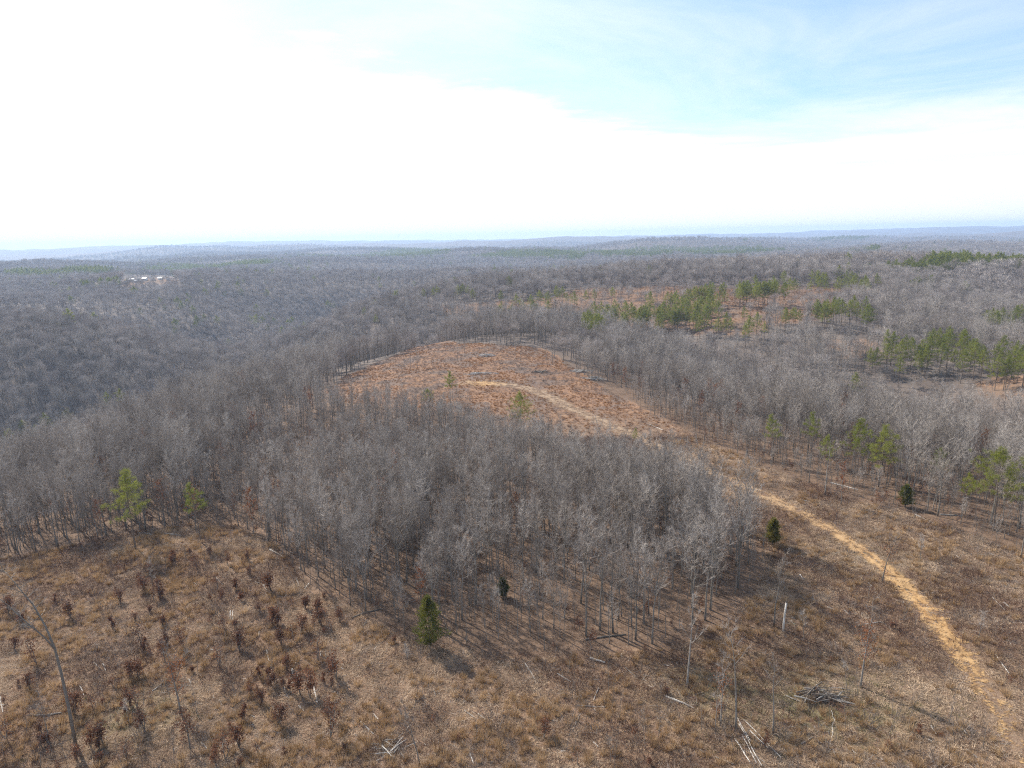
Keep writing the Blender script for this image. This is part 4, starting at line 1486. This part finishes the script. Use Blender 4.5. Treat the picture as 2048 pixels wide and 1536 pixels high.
put_log([(1180, 1318), (1210, 1327)], 0.20, M['log'], 'pale log at the very edge of the middle wood')
put_log([(1170, 1280), (1210, 1274), (1252, 1270)], 0.15, M['darklog'], 'long dark fallen trunk among the bare trunks')
put_log([(1663, 1421), (1669, 1441), (1662, 1480), (1654, 1518)], 0.04, M['log'], 'long pale bowed stick below the brush pile', name='fallen_branch')
put_log([(1299, 850), (1326, 861)], 0.15, M['log'], 'long pale log along the far right verge of the track')
put_log([(1661, 966), (1690, 973), (1716, 980)], 0.14, M['log'], 'long pale log under the wood edge right of the track')
put_log([(1733, 1249), (1764, 1243)], 0.07, M['log'], 'thin pale branch lying left of the clay track', name='fallen_branch')
put_log([(1991, 1310), (2018, 1347)], 0.09, M['log'], 'thin pale pole right of the clay track')
A = ('pale pole in the heap of fallen poles by the leaning trees', 'fallen poles by the leaning trees')
for p in [[(1478, 1449), (1523, 1536)], [(1474, 1436), (1500, 1487)], [(1488, 1440), (1560, 1518)], [(1484, 1470), (1512, 1530)], [(1500, 1462), (1535, 1500)], [(1470, 1478), (1500, 1530)], [(1492, 1500), (1530, 1530)]]:
    put_log(p, rng.uniform(0.05, 0.08), M['log'] if rng.uniform() < 0.6 else M['greylog'], *A, lift=0.3)
A = ('grey slash pole lying in the front field centre', 'slash poles in the front field')
for p in [[(956, 1428), (971, 1439)], [(722, 1444), (747, 1469)], [(940, 1507), (947, 1528)], [(928, 1421), (949, 1436)], [(747, 1428), (759, 1442)], [(766, 1500), (792, 1518)],
          [(779, 1476), (809, 1517)], [(770, 1482), (800, 1500)], [(1197, 1377), (1187, 1402)], [(1160, 1431), (1146, 1460)], [(1115, 1348), (1141, 1364)], [(1155, 1411), (1211, 1415)],
          [(1251, 1336), (1273, 1356)], [(1187, 1485), (1197, 1494)], [(1602, 1489), (1626, 1475)], [(1400, 1500), (1414, 1510)], [(1430, 1515), (1470, 1530)], [(785, 1470), (760, 1492)]]:
    put_log(p, rng.uniform(0.07, 0.11), M['greylog'] if rng.uniform() < 0.6 else M['log'], *A)
A = ('pale stick lying in the open field right of the middle wood', 'pale sticks in the right field')
for p in [[(1862, 1453), (1873, 1470)], [(1933, 1499), (1954, 1516)], [(1920, 1455), (1934, 1468)], [(2008, 1206), (2018, 1215)], [(1689, 1221), (1697, 1229)], [(1735, 1165), (1745, 1174)],
          [(1600, 1150), (1607, 1160)], [(1620, 1195), (1632, 1202)], [(1655, 1215), (1670, 1222)], [(1750, 1297), (1762, 1300)], [(1910, 1110), (1928, 1122)], [(1985, 1195), (2010, 1222)],
          [(1525, 1010), (1540, 1014)], [(1600, 1000), (1622, 1004)], [(1400, 925), (1412, 931)]]:
    put_log(p, rng.uniform(0.07, 0.12), M['log'], *A, name='fallen_branch')
A = ('fallen grey trunk lying in the shade along the wood edge', 'fallen trunks along the wood edge')
for p in [[(330, 1068), (362, 1072)], [(275, 1066), (305, 1070)], [(540, 1100), (575, 1120)], [(1830, 1030), (1870, 1050)], [(1880, 1030), (1925, 1032)]]:
    put_log(p, 0.17, M['greylog'], *A)


# ------------------------------------------------------------------ piles of slash
def slash_pile(u, v, L, W, H, n, label, seed, mat0='greylog', mat1='log', r=(0.06, 0.17), big=0):
    p = at(u, v)
    g = np.random.default_rng(seed)
    e = empty('slash_pile', (p[0], p[1], p[2]))
    tag(e, label, 'brush pile')
    base_az = g.uniform(-0.35, 0.5)
    for i in range(n):
        c = np.array([g.normal() * L * 0.2, g.normal() * W * 0.2, 0])
        hh = H * (0.08 + 0.8 * i / n) * max(0.15, 1 - (c[0] / (L * 0.55)) ** 2)
        az = base_az + g.normal() * 0.55
        l = min(L * g.uniform(0.25, 0.6), g.uniform(2.5, 5.0))
        d = np.array([math.cos(az), math.sin(az), g.normal() * 0.12])
        rr = g.uniform(*r) * (1.7 if i < big else 1)
        T = MB()
        a, b = c - d * l / 2, c + d * l / 2
        for q in (a, b):
            q[2] = max(rr * 0.6, hh + d[2] * 0) + (q[2] if q[2] > 0 else 0)
        m = (a + b) / 2 + g.normal(size=3) * 0.06
        T.tube([a, m, b], [rr, rr * 0.85, rr * 0.5], 5)
        link('branch', T.mesh('pile_branch', M[mat0 if g.uniform() < 0.6 else mat1]), e)
    K = MB()
    m = n * 14
    B = np.stack([g.normal(size=m) * L * 0.25, g.normal(size=m) * W * 0.25, np.abs(g.normal(size=m)) * H * 0.4], -1)
    K.blades(B, g.normal(size=(m, 3)) + np.array([0.8, 0.3, 0.3]), g.uniform(0.4, 1.5, m), 0.035, g)
    link('twigs', K.mesh('pile_twigs', M['brush']), e)


slash_pile(1640, 1398, 7.4, 3.0, 1.3, 34, 'big pile of cut trunks and branches on the open slope', 801, 'greylog', 'darklog', (0.05, 0.12), 9)
slash_pile(972, 713, 11, 6, 1.5, 40, 'pale heap of cut branches at the back of the hilltop clearing', 802, 'log', 'log', (0.07, 0.16))
slash_pile(960, 748, 15, 6, 0.6, 44, 'low pale windrow of branches across the hilltop clearing', 803, 'log', 'log', (0.05, 0.12))
slash_pile(1160, 744, 10, 5, 1.4, 24, 'bright scattered slash heap by the right rim of the hilltop clearing', 804, 'log', 'log', (0.12, 0.25))
slash_pile(1190, 760, 9, 5, 1.5, 24, 'bright slash heap just below its neighbour at the right rim', 805, 'log', 'greylog', (0.12, 0.25))
slash_pile(1085, 745, 9, 5, 1.0, 24, 'dark brush heap on the right of the hilltop clearing', 806, 'darklog', 'greylog', (0.08, 0.18))
slash_pile(780, 1500, 5, 4, 0.7, 22, 'loose grey heap of thin branches at the bottom of the field', 807, 'greylog', 'log', (0.03, 0.07))


# ------------------------------------------------------------------ far houses
def house(u, v, L, W, H, az, label, wins=4, roof='roofmetal'):
    p = at(u, v)
    e = empty('house', (p[0], p[1], p[2] - 0.2), az)
    tag(e, label, 'house')
    x, y = L / 2, W / 2
    rh = W * 0.28
    V = [(-x, -y, 0), (x, -y, 0), (x, y, 0), (-x, y, 0), (-x, -y, H), (x, -y, H), (x, y, H), (-x, y, H), (-x, 0, H + rh), (x, 0, H + rh)]
    F = [(0, 1, 5, 4), (2, 3, 7, 6), (1, 2, 6, 9, 5), (3, 0, 4, 8, 7), (3, 2, 1, 0)]
    link('wall', mesh_np('house_wall', V, F, [M['housewall']]), e)
    o = 0.4
    t = 0.18
    k = rh / y
    rv = []
    for s in (-1, 1):
        rv += [(-x - o, s * (y + o), H - o * k + 0.02), (x + o, s * (y + o), H - o * k + 0.02), (x + o, s * (y + o), H - o * k + t), (-x - o, s * (y + o), H - o * k + t)]
    rv += [(-x - o, 0, H + rh + 0.02), (x + o, 0, H + rh + 0.02), (x + o, 0, H + rh + t), (-x - o, 0, H + rh + t)]
    RF = []
    for b in (0, 4):
        RF += [(b, b + 1, 9, 8), (b + 3, b + 2, 10, 11), (b, b + 1, b + 2, b + 3), (b, b + 3, 11, 8), (b + 1, b + 2, 10, 9)]
    link('roof', mesh_np('house_roof', rv, RF, [M[roof]]), e)
    for i in range(wins):
        cx = -x + L * (i + 0.5) / wins
        nm = 'door' if i == wins // 2 else 'window'
        z0, z1 = (0.1, 2.1) if nm == 'door' else (1.0, 2.1)
        V = [(cx - 0.55, -y - 0.05, z0), (cx + 0.55, -y - 0.05, z0), (cx + 0.55, -y - 0.05, z1), (cx - 0.55, -y - 0.05, z1),
             (cx - 0.55, -y + 0.02, z0), (cx + 0.55, -y + 0.02, z0), (cx + 0.55, -y + 0.02, z1), (cx - 0.55, -y + 0.02, z1)]
        link(nm, mesh_np(nm, V, [(0, 1, 2, 3), (0, 4, 5, 1), (3, 2, 6, 7), (0, 3, 7, 4), (1, 5, 6, 2)], [M['glass']]), e)


house(264, 562, 7.5, 5, 2.8, 0.1, 'leftmost white-roofed house of the far hamlet on the left')
house(277, 561, 4.5, 4, 2.6, 0.3, 'second house from the left, grey-roofed, in the far hamlet', 3, 'greylog')
house(290, 560, 7, 5, 2.8, -0.1, 'long white house in the middle of the far hamlet')
house(306, 560, 5.5, 5, 2.6, 0.2, 'grey-roofed house right of the middle in the far hamlet', 3, 'greylog')
house(321, 559, 6.5, 5, 2.6, 0.0, 'white house near the right end of the far hamlet')
house(272, 564, 4, 3, 2.2, 0.5, 'little white shed in front of the far hamlet', 2)
house(336, 560, 4, 3, 2.2, 0.2, 'little white shed at the right end of the far hamlet', 2)


# ------------------------------------------------------------------ the air
def build_haze():
    zmin, zmax, s = -175.0, 165.0, 16500.0
    V = [(x, y, z) for z in (zmin, zmax) for x, y in ((-s, -s), (s, -s), (s, s), (-s, s))]
    F = [(3, 2, 1, 0), (4, 5, 6, 7), (0, 1, 5, 4), (1, 2, 6, 5), (2, 3, 7, 6), (3, 0, 4, 7)]
    m = bpy.data.materials.new('haze_air')
    m.use_nodes = True
    t = m.node_tree
    t.nodes.clear()
    pv = mk(t, 'ShaderNodeVolumePrincipled')
    pv.inputs['Color'].default_value = (0.52, 0.71, 1.0, 1)
    pv.inputs['Density'].default_value = 0.000105
    pv.inputs['Anisotropy'].default_value = 0.25
    o = mk(t, 'ShaderNodeOutputMaterial')
    t.links.new(pv.outputs[0], o.inputs['Volume'])
    ob = link('haze', mesh_np('haze', V, F, [m]))
    tag(ob, 'thin blue haze in the air over the whole landscape', None, None, 'stuff')


build_haze()
zz = terrain(*np.meshgrid(np.linspace(-16000, 16000, 400), np.linspace(-16000, 16000, 400)))
print('TERRAIN z range', zz.min(), zz.max(), 'pines', NP_IND, 'objects', len(bpy.data.objects), 'forest', len(P))
